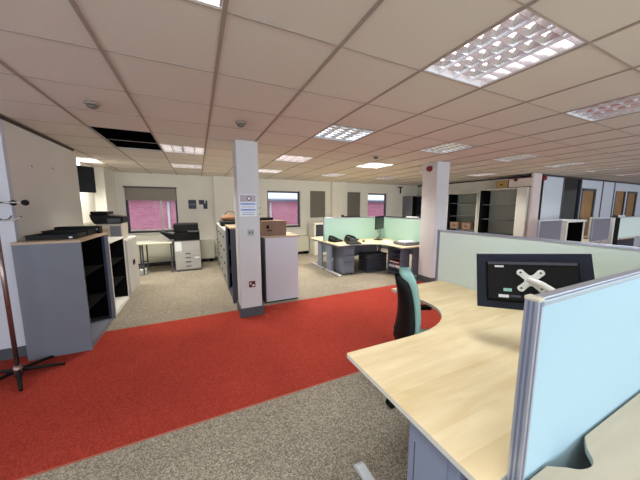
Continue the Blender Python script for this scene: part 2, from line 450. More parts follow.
# ------------------------------------------------------------------ lamps
POSN = {0: 'beside the wall television', 1: 'in the column over the aisle left of the left pillar', 2: 'in the second column', 3: 'in the third column', 4: 'in the fourth column', 5: 'in the fifth column', 6: 'in the sixth column', 7: 'in the seventh column'}
ON = {(1, 0): 7., (1, 2): 1.2, (1, 3): 1.1, (2, 2): 1.6, (2, 3): 1.9, (3, 2): 16, (3, 3): 1.2, (0, 3): 7, (4, 3): .6, (5, 3): .6, (5, 2): 1, (4, 2): 1}
OFFS = {(2, 0): 1.7, (3, 0): .6, (2, 1): .15, (3, 1): .12, (4, 1): .12, (5, 1): .12, (6, 1): .12, (7, 1): .12, (4, 0): .8}
FLAB = {
 (1,0): 'bright square ceiling light cut off by the top edge of the photo',
 (2,0): 'large square louvred ceiling light nearest the camera, above the monitor',
 (3,0): 'square louvred ceiling light at the right edge of the photo',
 (2,1): 'unlit square louvred ceiling light midway between the two pillars',
 (3,1): 'square louvred ceiling light just in front of the right pillar',
 (4,1): 'dim louvred ceiling light just right of the right pillar above the shelf wall',
 (5,1): 'dim louvred ceiling light above the boxes on the tall shelf unit',
 (6,1): 'dim louvred ceiling light above the dark glazed panel on the right',
 (7,1): 'dim louvred ceiling light farthest right above the wooden doors',
 (1,2): 'louvred ceiling light next to the opening left by missing tiles',
 (2,2): 'whitish louvred ceiling light just right of the left pillar top',
 (3,2): 'brightly lit square ceiling light above the mint desk screens',
 (1,3): 'lit ceiling light deep in the room above the photocopier',
 (2,3): 'small lit ceiling light above the middle brick-view window',
 (3,3): 'faint lit ceiling light in the far row above the grey pinboards',
 (0,3): 'lit ceiling light above the wall television'}
def fixture(x, y, ix, iy):
    w = .6 if ix else .36
    key = (ix, iy)
    st = ON.get(key, OFFS.get(key, .35)); warm = key in ON
    lab = FLAB.get(key, 'square louvred recessed ceiling light hidden behind the pillar or out of the frame')
    t = thing('ceiling_light', lab, 'ceiling light', (x, y, CH), 0, 'square louvred ceiling lights')
    h = MB()
    h.box(.0, w, .0, .014, 0, .1, M_fixture); h.box(.0, w, .586, .6, 0, .1, M_fixture)
    h.box(.0, .014, .014, .586, 0, .1, M_fixture); h.box(w-.014, w, .014, .586, 0, .1, M_fixture)
    h.box(0, w, 0, .6, .1, .11, M_fixture)
    h.build('housing', M_fixture, t)
    me = emit('lamp_glow_%d_%d' % key, (255, 244, 232) if warm else (255, 250, 252), st)
    tr = MB(); n = 4
    if warm: tr.box(.016, w-.016, .016, .584, .08, .09, me)
    else:
        tr.box(.016, w-.016, .016, .584, .08, .09, me if st > .2 else mat('unlit_panel', (70, 72, 78), .5))  # dark base colour stands in for shade between the louvre blades
    tr.build('diffuser_panel', me, t)
    nearb = key in ((2, 0), (3, 0), (2, 1), (3, 1), (1, 0), (4, 1), (5, 1), (6,1),(7,1))
    if not nearb: 
        lv = MB()
        for k in range(1, 5): lv.box(.014, w-.014, .12*k-.003, .12*k+.003, .004, .06, M_louvre)
        for k in range(1, 4): lv.box(w*k/4-.006, w*k/4+.006, .014, .586, .004, .06, M_louvre)
        lv.build('louvre', M_louvre, t)
        return
    lv = MB()
    # parabolic lamellae: V blades along y, thin cross blades along x
    for k in range(1, 4):
        c = w*k/4
        lv.xprism([(c-.002, .004), (c+.002, .004), (c+.008, .025), (c+.026, .062), (c-.026, .062), (c-.008, .025)], .014, .586, M_louvre)
    for s_ in (.018, w-.018):
        lv.box(s_-.005, s_+.005, .014, .586, .002, .06, M_louvre)
    for k in range(0, 7):
        c = .014+.572*(k+.5)/7
        lv.xprism([(c-.001, .014), (c+.001, .014), (c+.009, .05), (c-.009, .05)], .014, w-.014, M_louvre, axis='x')
    lv.build('louvre', M_louvre, t)
for x in FIX_X[1:6]: FIX.append((x, -1.045, int(round((x+2.24)/1.8)), -1))  # unseen row behind the camera, added for its light
def lamp_power(x, y, ix, iy):
    return {-1: 9, 0: 9, 1: 9.5, 2: 22, 3: 28}[iy]*(.75 if ix > 2 and iy < 2 else 1)*(.85 if (ix, iy) == (2, 0) else 1), ((.9, .97, 1) if iy < 2 else (1, .95, .83))
for a in FIX:
    fixture(*a)
    e_, c_ = lamp_power(*a)
    L = bpy.data.lights.new('ceiling_lamp', 'AREA'); L.shape = 'SQUARE'; L.size = .52; L.energy = e_; L.color = c_; L.spread = math.radians(115)
    o = bpy.data.objects.new('ceiling_lamp', L); COL.objects.link(o); o.location = (a[0]+(.3 if a[2] else .18), a[1]+.3, CH-.003)

# smoke detectors, sounders
def detector(x, y, lab):
    t = thing('smoke_detector', lab, 'smoke detector', (x, y, CH), 0, 'ceiling smoke detectors')
    MB().lathe([(.055, 0), (.055, -.012), (.048, -.018)], (0, 0, -.004), mat('detector_base', (150, 142, 132), .5)).build('base', M_white, t)
    MB().lathe([(.038, -.018), (.036, -.036), (.02, -.046)], (0, 0, -.004), mat('detector_grey', (100, 98, 88), .5)).build('sensor_head', M_grey, t)
detector(-.76, 2.93, 'small round smoke detector on the ceiling in front of the missing tiles')
detector(.46, 2.92, 'small round smoke detector on the ceiling just in front of the left pillar')
detector(2.86, 3.79, 'small round smoke detector on the ceiling left of the right pillar')
snd = thing('alarm_sounder', 'round dark red alarm sounder high on the right pillar', 'alarm', (4.235, 3.86, 2.32))
MB().lathe([(.055, 0), (.055, .03), (.04, .06), (.015, .065)], (0, 0, 0), M_redpl).build('sounder_body', M_redpl, snd)
MB().lathe([(.06, -.008), (.06, 0)], (0, 0, 0), M_maroon).build('back_plate', M_maroon, snd)
snd.rotation_euler = (0, -PI/2, 0)
snd2 = thing('alarm_sounder', 'small dark red alarm sounder on the wall corner right of the boxes', 'alarm', (8.38, XW, 2.33))
MB().lathe([(.07, 0), (.07, .05), (.05, .09), (.02, .1)], (0, 0, 0), M_redpl).build('sounder_body', M_redpl, snd2)
MB().lathe([(.075, -.0), (.075, .01)], (0, 0, 0), M_maroon).build('back_plate', M_maroon, snd2)
snd2.rotation_euler = (PI/2, 0, 0)

# ------------------------------------------------------------------ foreground desks (shared worktop shape)
def curve(p0, p1, p2, p3, n=10):
    r = []
    for i in range(n+1):
        t = i/n; a = (1-t)**3; b = 3*t*(1-t)**2; c = 3*t*t*(1-t); d = t**3
        r.append((a*p0[0]+b*p1[0]+c*p2[0]+d*p3[0], a*p0[1]+b*p1[1]+c*p2[1]+d*p3[1]))
    return r
# local frame: origin at the screens' crossing, u to the left of it, v away; returns polygon
def top_poly():
    P = [(-.019, .019), (-1.785, .019)]
    P += [(-1.785, .812), (-1.778, .82)]
    P += curve((-1.33, .815), (-.96, .80), (-.725, .98), (-.725, 1.22))
    P += [(-.73, 1.42), (-.755, 1.635), (-.745, 1.65), (-.019, 1.65)]
    return P
M_foot = mat('foot_grey_white', (190, 192, 196), .4, noise=.02)
def wave_desk(name, label, org, sx, sy, top_m, lw=.055, H=.73):
    t = thing(name, label, 'desk', (org[0], org[1], 0), 0, None)
    pts = [(-u*-1*sx, v*sy) for u, v in top_poly()]
    pts = [(p[0], p[1]) for p in pts]
    MB().prism(pts, H-.025, H, top_m, M_edge).build('desktop', top_m, t, bevel=.0015)
    # leg frames: upright column with a foot and a top bar
    def leg(cx, cy, axis):
        m = MB()
        if axis == 'y':
            uy = cy-.17*sy
            m.box(cx-.02, cx+.02, uy-.12, uy+.12, .05, H-.06, M_blue_metal)
            lg = m.build('leg', M_blue_metal, t, bevel=.006)
            bx('cable_cover', cx-.026, cx-.02, uy-.075, uy+.105, .06, H-.07, M_blue_metal, lg, bevel=.002)
            bx('slot', cx-.0275, cx-.026, uy+.075, uy+.08, .1, H-.14, M_dgrey, lg)
            f_ = MB().xprism([(cy-.36, .012), (cy+.36, .012), (cy+.36, .03), (cy+.33, .052), (cy-.33, .052), (cy-.36, .03)], cx-.028, cx+.028, M_foot, axis='x')
            f_.build('foot', M_foot, lg, bevel=.008)
            bx('top_bar', cx-.02, cx+.02, cy-.33, cy+.33, H-.06, H-.027, M_grey2, lg)
        else:
            m.box(cx-2*lw+.055, cx+.055, cy-.02, cy+.02, .05, H-.06, M_grey2)
            lg = m.build('leg', M_grey2, t, bevel=.004)
            bx('foot', cx-.2, cx+.055, cy-.028, cy+.028, .012, .05, M_whitem, lg, bevel=.012)
            bx('top_bar', cx-.2, cx+.055, cy-.02, cy+.02, H-.06, H-.027, M_grey2, lg)
    leg(-1.72*sx, .42*sy, 'y')
    leg(-.08*sx, 1.5*sy, 'x')
    # corner post and modesty panel
    bx('corner_post', min(-.06*sx, -.12*sx), max(-.06*sx, -.12*sx), min(.06*sy, .12*sy), max(.06*sy, .12*sy), 0, H-.027, M_grey2, t)
    bx('modesty_panel', min(-.2*sx, -1.6*sx), max(-.2*sx, -1.6*sx), min(.07*sy, .085*sy), max(.07*sy, .085*sy), .3, H-.06, M_grey2, t)
    return t
CX, CY = 2.515, .378     # crossing of the near screens
FX, FY = 4.55, 5.7        # crossing of the far screens
wave_desk('radial_desk', 'large maple curved corner desk in the foreground holding the loose monitor', (CX, CY), 1, 1, M_maple)
# neighbour desk this side of the blue screen, with its cable scallop
t = thing('radial_desk', 'pale desk corner in the bottom right, this side of the blue screen', 'desk', (0, 0, 0))
P = [(.74, .358), (.98, .358)] + curve((.98, .352), (1.06, .325), (1.03, .312), (1.09, .298), 6)[1:] + curve((1.09, .298), (1.14, .288), (1.155, .315), (1.185, .335), 6)[1:] + [(1.24, .358), (2.496, .358), (2.496, -1.2), (1.75, -1.2)] + curve((1.75, -.85), (1.75, -.6), (1.55, -.43), (1.3, -.43)) + [(.74, -.43)]
MB().prism(P, .705, .73, M_maple2, M_edge).build('desktop', M_maple2, t, bevel=.002)
lg = bx('leg', .8, .84, -.13, .05, .05, .67, M_grey2, t, bevel=.004)
bx('foot', .79, .85, -.38, .3, 0.012, .05, M_whitem, lg, bevel=.01); bx('top_bar', .8, .84, -.36, .28, .67, .703, M_grey2, lg)
bx('modesty_panel', .9, 2.3, .2, .215, .25, .66, M_dgrey, t)
lg = bx('leg', 2.02, 2.2, -1.14, -1.1, .05, .67, M_grey2, t, bevel=.004); bx('foot', 1.8, 2.42, -1.15, -1.09, .012, .05, M_whitem, lg, bevel=.01)
bx('corner_post', 2.38, 2.44, .2, .26, 0, .703, M_grey2, t)

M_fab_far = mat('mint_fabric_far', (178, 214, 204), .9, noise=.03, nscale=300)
def screen(name, label, p0, p1, fab, z0=.74, z1=1.31, th=.034, group=None, post=True):
    """desk screen from p0 to p1 on the floor plan"""
    d = Vector((p1[0]-p0[0], p1[1]-p0[1])); L = d.length
    t = thing(name, label, 'desk screen', (p0[0], p0[1], z0), math.atan2(d.y, d.x), group)
    h = z1-z0; a = th/2
    MB().box(.03, L-.03, -a+.006, a-.006, .02, h-.022, fab).build('fabric_panel', fab, t)
    r = MB()
    r.box(.02, L-.0, -a, a, h-.024, h-.008, M_alu); r.box(.02, L-.0, -a+.004, a-.004, h-.008, h, M_alu)
    r.box(.02, L, -a, a, 0, .02, M_alu)
    r.build('rail', M_alu, t, bevel=.002)
    for x in (0, L-.026):
        pm = MB()
        pm.box(x, x+.026, -a, a, 0, h-.008, M_alu)
        for yy in (-.009, .003): pm.box(x-.0015, x+.0275, yy, yy+.006, 0, h-.01, M_alud)
        pm.box(x+.01, x+.016, -a-.0012, a+.0012, 0, h-.01, M_alud)
        po = pm.build('post', M_alu, t)
        bx('post_cap', x-.002, x+.028, -a-.002, a+.002, h-.008, h+.003, M_cap, po, bevel=.003)
    # clamps to the desktop
    for x in (.3, L-.3) if z0 > .7 else ():
        bx('clamp', x-.03, x+.03, -a-.0, a+.0, -.03, 0, M_alu, t)
    return t
screen('desk_screen', 'tall pale blue fabric screen with aluminium post, nearest the camera', (.83, CY), (CX-.018, CY), M_fab_b, z0=.45)
screen('desk_screen', 'long mint screen running behind the black monitor', (CX, 2.12), (CX, -1.25), M_fab_g, z0=.45)

# pedestal below the near desk
def pedestal(label, x0, x1, y0, y1, h, face, m, group=None):
    t = thing('drawer_pedestal', label, 'drawer unit', ((x0+x1)/2, (y0+y1)/2, 0), 0, group)
    w, d = (x1-x0)/2, (y1-y0)/2
    MB().box(-w, w, -d, d, .03, h, m).build('carcass', m, t, bevel=.004)
    zs = [.05, .05+(h-.07)*.46, .05+(h-.07)*.73, h-.02]
    for i in range(3):
        z0, z1 = zs[i]+.004, zs[i+1]-.004
        if face == '-x':
            dr = bx('drawer', -w-.018, -w, -d+.006, d-.006, z0, z1, m, t, bevel=.004)
            bx('handle', -w-.021, -w-.017, d-.06, d-.045, (z0+z1)/2-.04, (z0+z1)/2+.04, M_dgrey, dr)
        else:
            dr = bx('drawer', -w+.006, w-.006, -d-.018, -d, z0, z1, m, t, bevel=.004)
            bx('handle', -w+.02, w-.02, -d-.021, -d-.017, z1-.03, z1-.018, M_dgrey, dr)
    for sx_ in (-1, 1):
        for sy_ in (-1, 1):
            MB().lathe([(.02, 0), (.022, .005), (.022, .03)], (sx_*(w-.04), sy_*(d-.04), 0), M_black, 12).build('caster', M_black, t)
    return t
0 and pedestal('blue-grey drawer pedestal under the near edge of the foreground desk', .87, 1.4, .46, .76, .69, '-x', M_blue_metal)

# monitor on an arm fixed to the blue screen's far side
TL, TR, BL = Vector((1.645, 1.081, 1.258)), Vector((1.926, .615, 1.311)), Vector((1.546, .999, .934))
ax = (TR-TL).normalized(); up = (TL-BL); up = (up-ax*up.dot(ax)).normalized(); nb = ax.cross(up).normalized()  # points toward the camera side
W, Hm = .535, .335
cen = TL+ax*W/2-up*Hm/2
mon = thing('monitor', 'black flat monitor seen from behind with silver bracket, above the foreground desk', 'monitor', cen)
mon.matrix_world = Matrix.Translation(cen) @ Matrix((ax, up, nb)).transposed().to_4x4()
# local: x right, y up, z toward the camera (its back)
MB().box(-W/2, W/2, -Hm/2, Hm/2, -.018, .006, M_monback).build('casing', M_monback, mon, bevel=.004)
bx('display', -W/2+.012, W/2-.012, -Hm/2+.015, Hm/2-.012, -.0195, -.018, M_screen, mon)
b = MB()
x0, x1, y0, y1 = -.205, .2, -.115, .105
b.xprism([], 0, 0) if False else None
lo = [(x0-.012, y0-.012), (x1+.012, y0-.012), (x1+.012, y1+.012), (x0-.012, y1+.012)]
hi = [(x0, y0), (x1, y0), (x1, y1), (x0, y1)]
def frustum(b, lo, hi, z0, z1, m):
    k = b.mi(m); A = [b.bm.verts.new((*p, z0)) for p in lo]; B = [b.bm.verts.new((*p, z1)) for p in hi]
    b.bm.faces.new(A[::-1]).material_index = k; b.bm.faces.new(B).material_index = k
    for i in range(len(lo)):
        j = (i+1) % len(lo); b.bm.faces.new((A[i], A[j], B[j], B[i])).material_index = k
frustum(b, lo, hi, .006, .034, M_black)
b.box(x0, x1, y1-.012, y1+.002, .03, .038, mat('monitor_ridge', (70, 68, 80), .4))
b.build('back_hump', M_black, mon)
br = MB()
br.box(-.03, .03, -.03, .03, .034, .044, M_whitem)
for a in (45, 135, 225, 315):
    R_ = Matrix.Rotation(math.radians(a), 3, 'Z')
    n0 = len(br.bm.verts); br.box(.0, .074, -.017, .017, .034, .04, M_whitem, rot=R_, piv=(0, 0, .037))
    c = R_ @ Vector((.064, 0, 0)); br.lathe([(.019, .034), (.019, .041)], (c.x, c.y, 0), M_whitem, 12); br.lathe([(.006, .041), (.006, .043)], (c.x, c.y, 0), M_dgrey, 8)
vb = br.build('vesa_bracket', M_whitem, mon)
bx('rating_label', -.17, -.125, .075, .087, .0342, .0346, M_tag, mon)
bx('rating_label', -.13, -.09, -.068, -.05, .0342, .0346, M_tag2, mon)
bx('rating_label', -.155, -.105, -.105, -.088, .0342, .0346, M_tag, mon)
bx('rating_label', -.1, -.05, -.1, -.088, .0342, .0346, M_dgrey, mon)
# arm: a thing of its own, clamped on the desk
Mw = mon.matrix_world
pv = Mw @ Vector((0, 0, .05)); 
Mi = Mw.inverted()
def wl(p): return Mi @ Vector(p)
arm = MB().tube([(0, 0, .0445), (0, 0, .055), (.04, -.02, .065), (.11, -.07, .07), wl((1.75, .5, 1.09))], .017, M_whitem, 12).build('arm', M_whitem, mon)
MB().tube([wl((1.75, .5, .75)), wl((1.75, .5, 1.12))], .018, M_chr, 14).build('pole', M_chr, arm)
MB().tube([wl((1.75, .5, .7305)), wl((1.75, .5, .75))], .05, M_whitem, 20).build('desk_clamp', M_whitem, arm)

# ------------------------------------------------------------------ office chair
def office_chair(label, x, y, rz, m_shell, m_cush, backtop=1.08, group=None):
    """faces local +x"""
    t = thing('office_chair', label, 'chair', (x, y, 0), rz, group)
    # star base
    hub = MB().lathe([(.03, .06), (.035, .07), (.035, .12), (.028, .13)], (0, 0, 0), M_black).build('hub', M_black, t)
    for k in range(5):
        a = 2*PI*k/5+math.radians(-155)
        MB().tube([(.02*math.cos(a), .02*math.sin(a), .1), (.36*math.cos(a), .36*math.sin(a), .07)], .02, M_black, 10, r2=.013).build('base_arm', M_black, t)
        c = MB(); cx, cy = .38*math.cos(a), .38*math.sin(a)
        for s_ in (-1, 1):
            px, py = cx-s_*.018*math.sin(a), cy+s_*.018*math.cos(a)
            c.tube([(px+.01*math.sin(a)*-1, py+.01*math.cos(a), .03), (px+.01*math.sin(a), py-.01*math.cos(a), .03)], .03, M_black, 14)
        c.tube([(cx, cy, .05), (cx, cy, .08)], .01, M_chr, 8)
        c.build('caster', M_black, t)
    MB().tube([(0, 0, .12), (0, 0, .26)], .026, M_black).tube([(0, 0, .26), (0, 0, .42)], .016, M_chr).build('gas_lift', M_black, t)
    MB().box(-.1, .1, -.08, .08, .37, .4, M_black).build('seat_plate', M_black, t, bevel=.006)
    # seat: rounded, sloped front
    def pad(w, L, th, n=10):
        m_ = MB(); rows = []
        return m_
    sm = MB(); pr = []
    for i in range(17):
        a = PI/2*i/16; pr
    def rr(w, d, r, n=5):
        out = []
        for cx, cy, a0 in ((w-r, d-r, 0), (-w+r, d-r, PI/2), (-w+r, -d+r, PI), (w-r, -d+r, 1.5*PI)):
            for i in range(n+1):
                a = a0+PI/2*i/n; out.append((cx+r*math.cos(a), cy+r*math.sin(a)))
        return out
    o = MB().prism([(p[0]+.02, p[1]) for p in rr(.235, .24, .09)], .4, .46, m_cush).build('seat', m_cush, t, bevel=.02, seg=3)
    MB().tube([(-.08, 0, .41), (-.22, 0, .42), (-.27, 0, .47), (-.285, 0, .6)], .016, M_black, 10).build('back_bar', M_black, t)
    # back: shell and cushion, curved in plan and profile
    def backpart(name, off, th, wf, m, z0, z1, grow=0):
        bm_ = MB(); k = bm_.mi(m); NZ, NY = 14, 10; F = []; Bk = []
        for i in range(NZ+1):
            s = i/NZ; z = z0+(z1-z0)*s
            xb = -.25-.03*math.sin(PI*min(1, s*1.15))*0 - .02*max(0, s-.1)**1.0 + .035*math.sin(PI*s)
            e = min(1, ((1-s)*6)**.5) if s > .83 else min(1, .75+s*2)
            hw = wf(s)*e
            rf, rb = [], []
            for j in range(NY+1):
                v = -1+2*j/NY
                cx = xb+off+.06*v*v
                tt = th*(1-.75*abs(v)**4)*(1 if s < .93 else .6)
                rf.append(bm_.bm.verts.new((cx+tt/2, v*hw, z))); rb.append(bm_.bm.verts.new((cx-tt/2, v*hw, z)))
            F.append(rf); Bk.append(rb)
        for i in range(NZ):
            for j in range(NY):
                for g, fl in ((F, 0), (Bk, 1)):
                    q = [g[i][j], g[i][j+1], g[i+1][j+1], g[i+1][j]]
                    bm_.bm.faces.new(q[::-1] if fl else q)
        def rim(a, b_, c_, d_): bm_.bm.faces.new((a, b_, c_, d_))
        for j in range(NY):
            rim(F[0][j+1], F[0][j], Bk[0][j], Bk[0][j+1]); rim(F[NZ][j], F[NZ][j+1], Bk[NZ][j+1], Bk[NZ][j])
        for i in range(NZ):
            rim(F[i][0], F[i+1][0], Bk[i+1][0], Bk[i][0]); rim(F[i+1][NY], F[i][NY], Bk[i][NY], Bk[i+1][NY])
        return bm_.build(name, m, t, smooth=True)
    wf = lambda s: .225*(1-.55*s)
    for s_ in (-1, 1):
        MB().tube([(-.02, s_*.1, .42), (-.02, s_*.25, .43), (-.04, s_*.275, .5), (-.04, s_*.275, .63)], .014, M_black, 8).box(-.15, .1, s_*.275-.03, s_*.275+.03, .63, .66, M_black).build('armrest', M_black, t)
    backpart('backrest_shell', -.03, .03, lambda s: wf(s)*.97, m_shell, .5, backtop-.05)
    backpart('backrest_cushion', .01, .048, wf, m_cush, .52, backtop)
    return t
office_chair('black-backed office chair with teal cushion tucked into the curve of the foreground desk', 1.68, 1.44, math.radians(-27), M_black, M_teal, 1.085)

# ------------------------------------------------------------------ far desk cluster
wave_desk('radial_desk', 'far maple corner desk with black phones, under the mint screens between the pillars', (FX, FY+.03), 1, -1, M_maple, lw=.14)
wave_desk('radial_desk', 'far desk behind the mint screen, only its left edge showing', (FX, FY+.03), 1, 1, M_maple)
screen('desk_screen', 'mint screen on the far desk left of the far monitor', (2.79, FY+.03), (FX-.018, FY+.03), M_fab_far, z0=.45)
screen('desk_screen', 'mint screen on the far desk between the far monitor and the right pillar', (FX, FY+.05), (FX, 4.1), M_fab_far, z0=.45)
pedestal('grey drawer pedestal under the left end of the far desk', 2.97, 3.27, 5.07, 5.55, .66, '-y', M_grey2)
# open rack with red folder
t = thing('open_rack', 'grey open rack with red and white folders under the far desk', 'storage rack', (4.2, 4.62, 0))
m_ = MB(); w, d, h = .13, .22, .6
m_.box(-w, w, -d, -d+.015, .03, h, M_grey2); m_.box(-w, w, d-.015, d, .03, h, M_grey2); m_.box(w-.01, w, -d+.015, d-.015, .03, h, M_dgrey)
m_.box(-w, w, -d, d, h, h+.015, M_grey2); m_.box(-w, w, -d+.015, d-.015, .03, .045, M_grey2)
m_.build('carcass', M_grey2, t)
for z in (.16, .27, .38, .49): bx('shelf', -w+.005, w-.01, -d+.015, d-.015, z, z+.01, M_grey2, t)
for sx_ in (-1, 1):
    for sy_ in (-1, 1): MB().lathe([(.018, 0), (.02, .03)], (sx_*(w-.03), sy_*(d-.03), 0), M_black, 10).build('caster', M_black, t)
bk = thing('folder', 'red folder lying in the open rack under the far desk', 'folder', (4.19, 4.62, .281))
bx('cover', -.11, .1, -.18, .17, 0, .04, M_redbook, bk, bevel=.003)
bx('pages', -.112, .09, -.16, .15, .008, .032, M_paper, bk)
bk = thing('folder', 'red folder standing lower in the open rack under the far desk', 'folder', (4.19, 4.6, .171))
bx('cover', -.11, .1, -.19, 0, 0, .08, M_redbook, bk, bevel=.003)
bx('pages', -.112, .09, -.17, -.02, .01, .07, M_paper, bk)
tag(bx('paper_stack', 4.09, 4.29, 4.62, 4.8, .171, .22, M_paper), 'white papers in the open rack beside the lower red folder', 'papers')
# crate
t = thing('storage_crate', 'charcoal crate with slatted sides on the floor under the far desk', 'crate', (3.9, 5.2, 0))
cr = MB(); w, d, h = .29, .17, .44
cr.box(-w, w, -d, d, 0.0, .02, M_crate)
for z in (.02, .09, .16, .23, .30, .37):
    cr.box(-w-.004, w+.004, -d-.004, -d+.012, z+.006, z+.058, M_crate); cr.box(-w-.004, w+.004, d-.012, d+.004, z+.006, z+.058, M_crate)
    cr.box(-w-.004, -w+.012, -d+.012, d-.012, z+.006, z+.058, M_crate); cr.box(w-.012, w+.004, -d+.012, d-.012, z+.006, z+.058, M_crate)
for i in range(7):
    x = -w+i*(2*w-.02)/6; cr.box(x, x+.02, -d, -d+.016, .02, h, M_crate); cr.box(x, x+.02, d-.016, d, .02, h, M_crate)
cr.build('body', M_crate, t)
rm = MB(); rm.box(-w-.012, w+.012, -d-.012, -d+.012, h-.02, h, M_crate); rm.box(-w-.012, w+.012, d-.012, d+.012, h-.02, h, M_crate)
rm.box(-w-.012, -w+.012, -d+.012, d-.012, h-.02, h, M_crate); rm.box(w-.012, w+.012, -d+.012, d-.012, h-.02, h, M_crate)
rm.build('rim', M_crate, t)
# phones on the far desk
def phone(label, x, y, rz, z=.731):
    t = thing('desk_telephone', label, 'telephone', (x, y, z), rz, 'black telephones on the far desk'); t.scale = (1.25, 1.25, 1.25)
    MB().xprism([(-.1, 0), (.1, 0), (.1, .07), (-.1, .02)], -.11, .11, M_black, axis='x').build('body', M_black, t, bevel=.004)
    h = MB(); h.tube([(-.075, -.09, .075), (-.078, -.04, .09), (-.078, .04, .105), (-.075, .09, .1)], .017, M_black, 10)
    h.tube([(-.075, -.09, .08), (-.075, -.085, .045)], .026, M_black, 10); h.tube([(-.075, .09, .1), (-.075, .085, .07)], .026, M_black, 10)
    h.build('handset', M_black, t)
    s_ = bx('phone_display', -.03, .09, .045, .085, .052, .06, M_gtray, t)
    kp = MB()
    for i in range(3):
        for j in range(4): kp.box(-.02+i*.03, 0+i*.03, -.07+j*.025, -.055+j*.025, .03+j*.006, .04+j*.006, M_dgrey)
    kp.build('keypad', M_dgrey, t)
phone('black desk telephone leftmost on the far desk', 3.02, 5.52, .3)
phone('black desk telephone in the middle of the far desk clutter', 3.29, 5.24, -.2)
phone('black desk telephone rightmost of the clutter on the far desk', 3.5, 5.53, .6)
t = thing('dock_station', 'low black docking box at the front of the phones on the far desk', 'docking station', (3.2, 4.985, .731), .1)
MB().xprism([(-.09, 0), (.09, 0), (.09, .05), (-.05, .03), (-.09, .015)], -.16, .16, M_black, axis='x').build('body', M_black, t, bevel=.003)
bx('front_panel', -.12, .12, -.094, -.088, .005, .014, M_dgrey, t)
t = thing('mouse_pair', 'small black computer mouse right of the phones on the far desk', 'mouse', (3.62, 5.2, .731), .5)
MB().lathe([(.03, 0), (.035, .01), (.028, .028), (.01, .034)], (0, 0, 0), M_black, 16).build('shell', M_black, t)
bx('scroll_wheel', .012, .024, -.004, .004, .024, .034, M_dgrey, t)
t.name = 'computer_mouse'
# papers and tray
tag(MB().box(4.05, 4.3, 4.78, 5.1, .731, .737, M_paper).build('paper_sheets', M_paper, bevel=.001), 'white paper sheets lying flat on the far desk below the monitor', 'papers')
t = thing('letter_tray', 'grey flat tray on the far desk next to the right pillar', 'tray', (4.2, 4.38, .731))
tr = MB(); w, d = .22, .17; tr.box(-w, w, -d, d, 0, .008, M_gtray); tr.box(-w, w, -d, -d+.01, .008, .065, M_gtray); tr.box(-w, w, d-.01, d, .008, .065, M_gtray); tr.box(-w, -w+.01, -d+.01, d-.01, .008, .065, M_gtray); tr.box(w-.01, w, -d+.01, d-.01, .008, .065, M_gtray)
tr.box(-w-.006, w+.006, -d-.006, -d, .055, .065, M_gtray); tr.build('tray_body', M_gtray, t)
bx('lip', -w-.008, -w, -d, d, .055, .067, M_gtray, t)
tag(bx('paper_stack', 4.03, 4.37, 4.25, 4.51, .741, .81, M_paper), 'white papers heaped in the grey tray on the far desk', 'papers')
# dual monitor on stand, far desk
t = thing('monitor', 'black monitor on a silver stand at the corner of the far mint screens', 'monitor', (4.15, 5.33, .731), math.radians(118))
bs = MB().lathe([(.11, 0), (.11, .012), (.03, .02)], (0, 0, 0), M_black, 20).build('base', M_black, t)
for y in (-.05, .05): MB().tube([(0, y, .015), (0, y, .36)], .011, M_chr, 8).build('stand_pole', M_chr, t)
MB().box(-.03, .0, -.09, .09, .28, .36, M_whitem).build('bracket', M_whitem, t)
MB().box(-.045, -.02, -.25, .25, .28, .61, M_black).build('casing', M_black, t, bevel=.004)
bx('display', -.048, -.045, -.24, .24, .29, .6, M_screen, t)
t = thing('tool_rail', 'thin black rail hooked over the mint screen left of the far monitor', 'rail', (3.35, FY+.03, 1.312))
bx('bar', 0, .5, -.03, .03, 0, .025, M_black, t, bevel=.004); bx('end_knob', -.04, .0, -.035, .035, 0, .06, M_black, t, bevel=.006)
t = thing('tool_rail', 'thin dark rail hooked over the mint screen beside the right pillar', 'rail', (FX, 4.9, 1.312))
bx('bar', -.03, .03, 0, .6, 0, .02, M_dgrey, t, bevel=.004); bx('end_clip', -.035, .035, -.03, 0, 0, .03, M_black, t)
tag(MB().box(FX-.04, FX+.04, 4.42, 4.75, 1.312, 1.345, M_paper).build('paper_roll_box', M_paper, bevel=.004), 'white narrow box on the mint screen beside the right pillar', 'box')

# ------------------------------------------------------------------ left side cabinets
def open_cabinet(name, label, x0, x1, y0, y1, h, m_out, m_in, top_m, shelves, face='+x', post=0, topt=.025, group=None, cat='cabinet'):
    t = thing(name, label, cat, ((x0+x1)/2, (y0+y1)/2, 0), 0, group)
    w, d = (x1-x0)/2, (y1-y0)/2; e = .02
    s = 1 if face == '+x' else -1
    bx('side_panel', -w, w, -d, -d+e, 0, h-topt, m_out, t); bx('side_panel', -w, w, d-e, d, 0, h-topt, m_out, t)
    bx('back_panel', min(-s*w, -s*(w-.012)), max(-s*w, -s*(w-.012)), -d+e, d-e, .0, h-topt, m_in, t)
    bx('top_panel', -w-.004, w+.004, -d-.002, d+.002, h-topt, h, top_m, t, bevel=.003)
    bx('plinth', -w+.012, w-.012, -d+e, d-e, 0, .06, m_out, t)
    for z in shelves: bx('shelf', -w+.012, w-.03, -d+e+.002, d-e-.002, z, z+.018, m_in, t)
    bx('lining', -w+.012, w-.012, -d+e, -d+e+.003, .06, h-topt, m_in, t); bx('lining', -w+.012, w-.012, d-e-.003, d-e, .06, h-topt, m_in, t)
    if post:
        bx('shutter_stack', w-.03 if s > 0 else -w, w if s > 0 else -w+.03, d-e-post, d-e, .06, h-topt, mat('shutter_blue_grey', (66, 74, 98), .5), t)
    return t
open_cabinet('tambour_cabinet', 'large slate-grey open cabinet in front of the left partition', -1.64, -1.125, 3.5, 4.42, 1.22, M_grey, M_dark_int, M_beige, (.42, .8), post=.14)
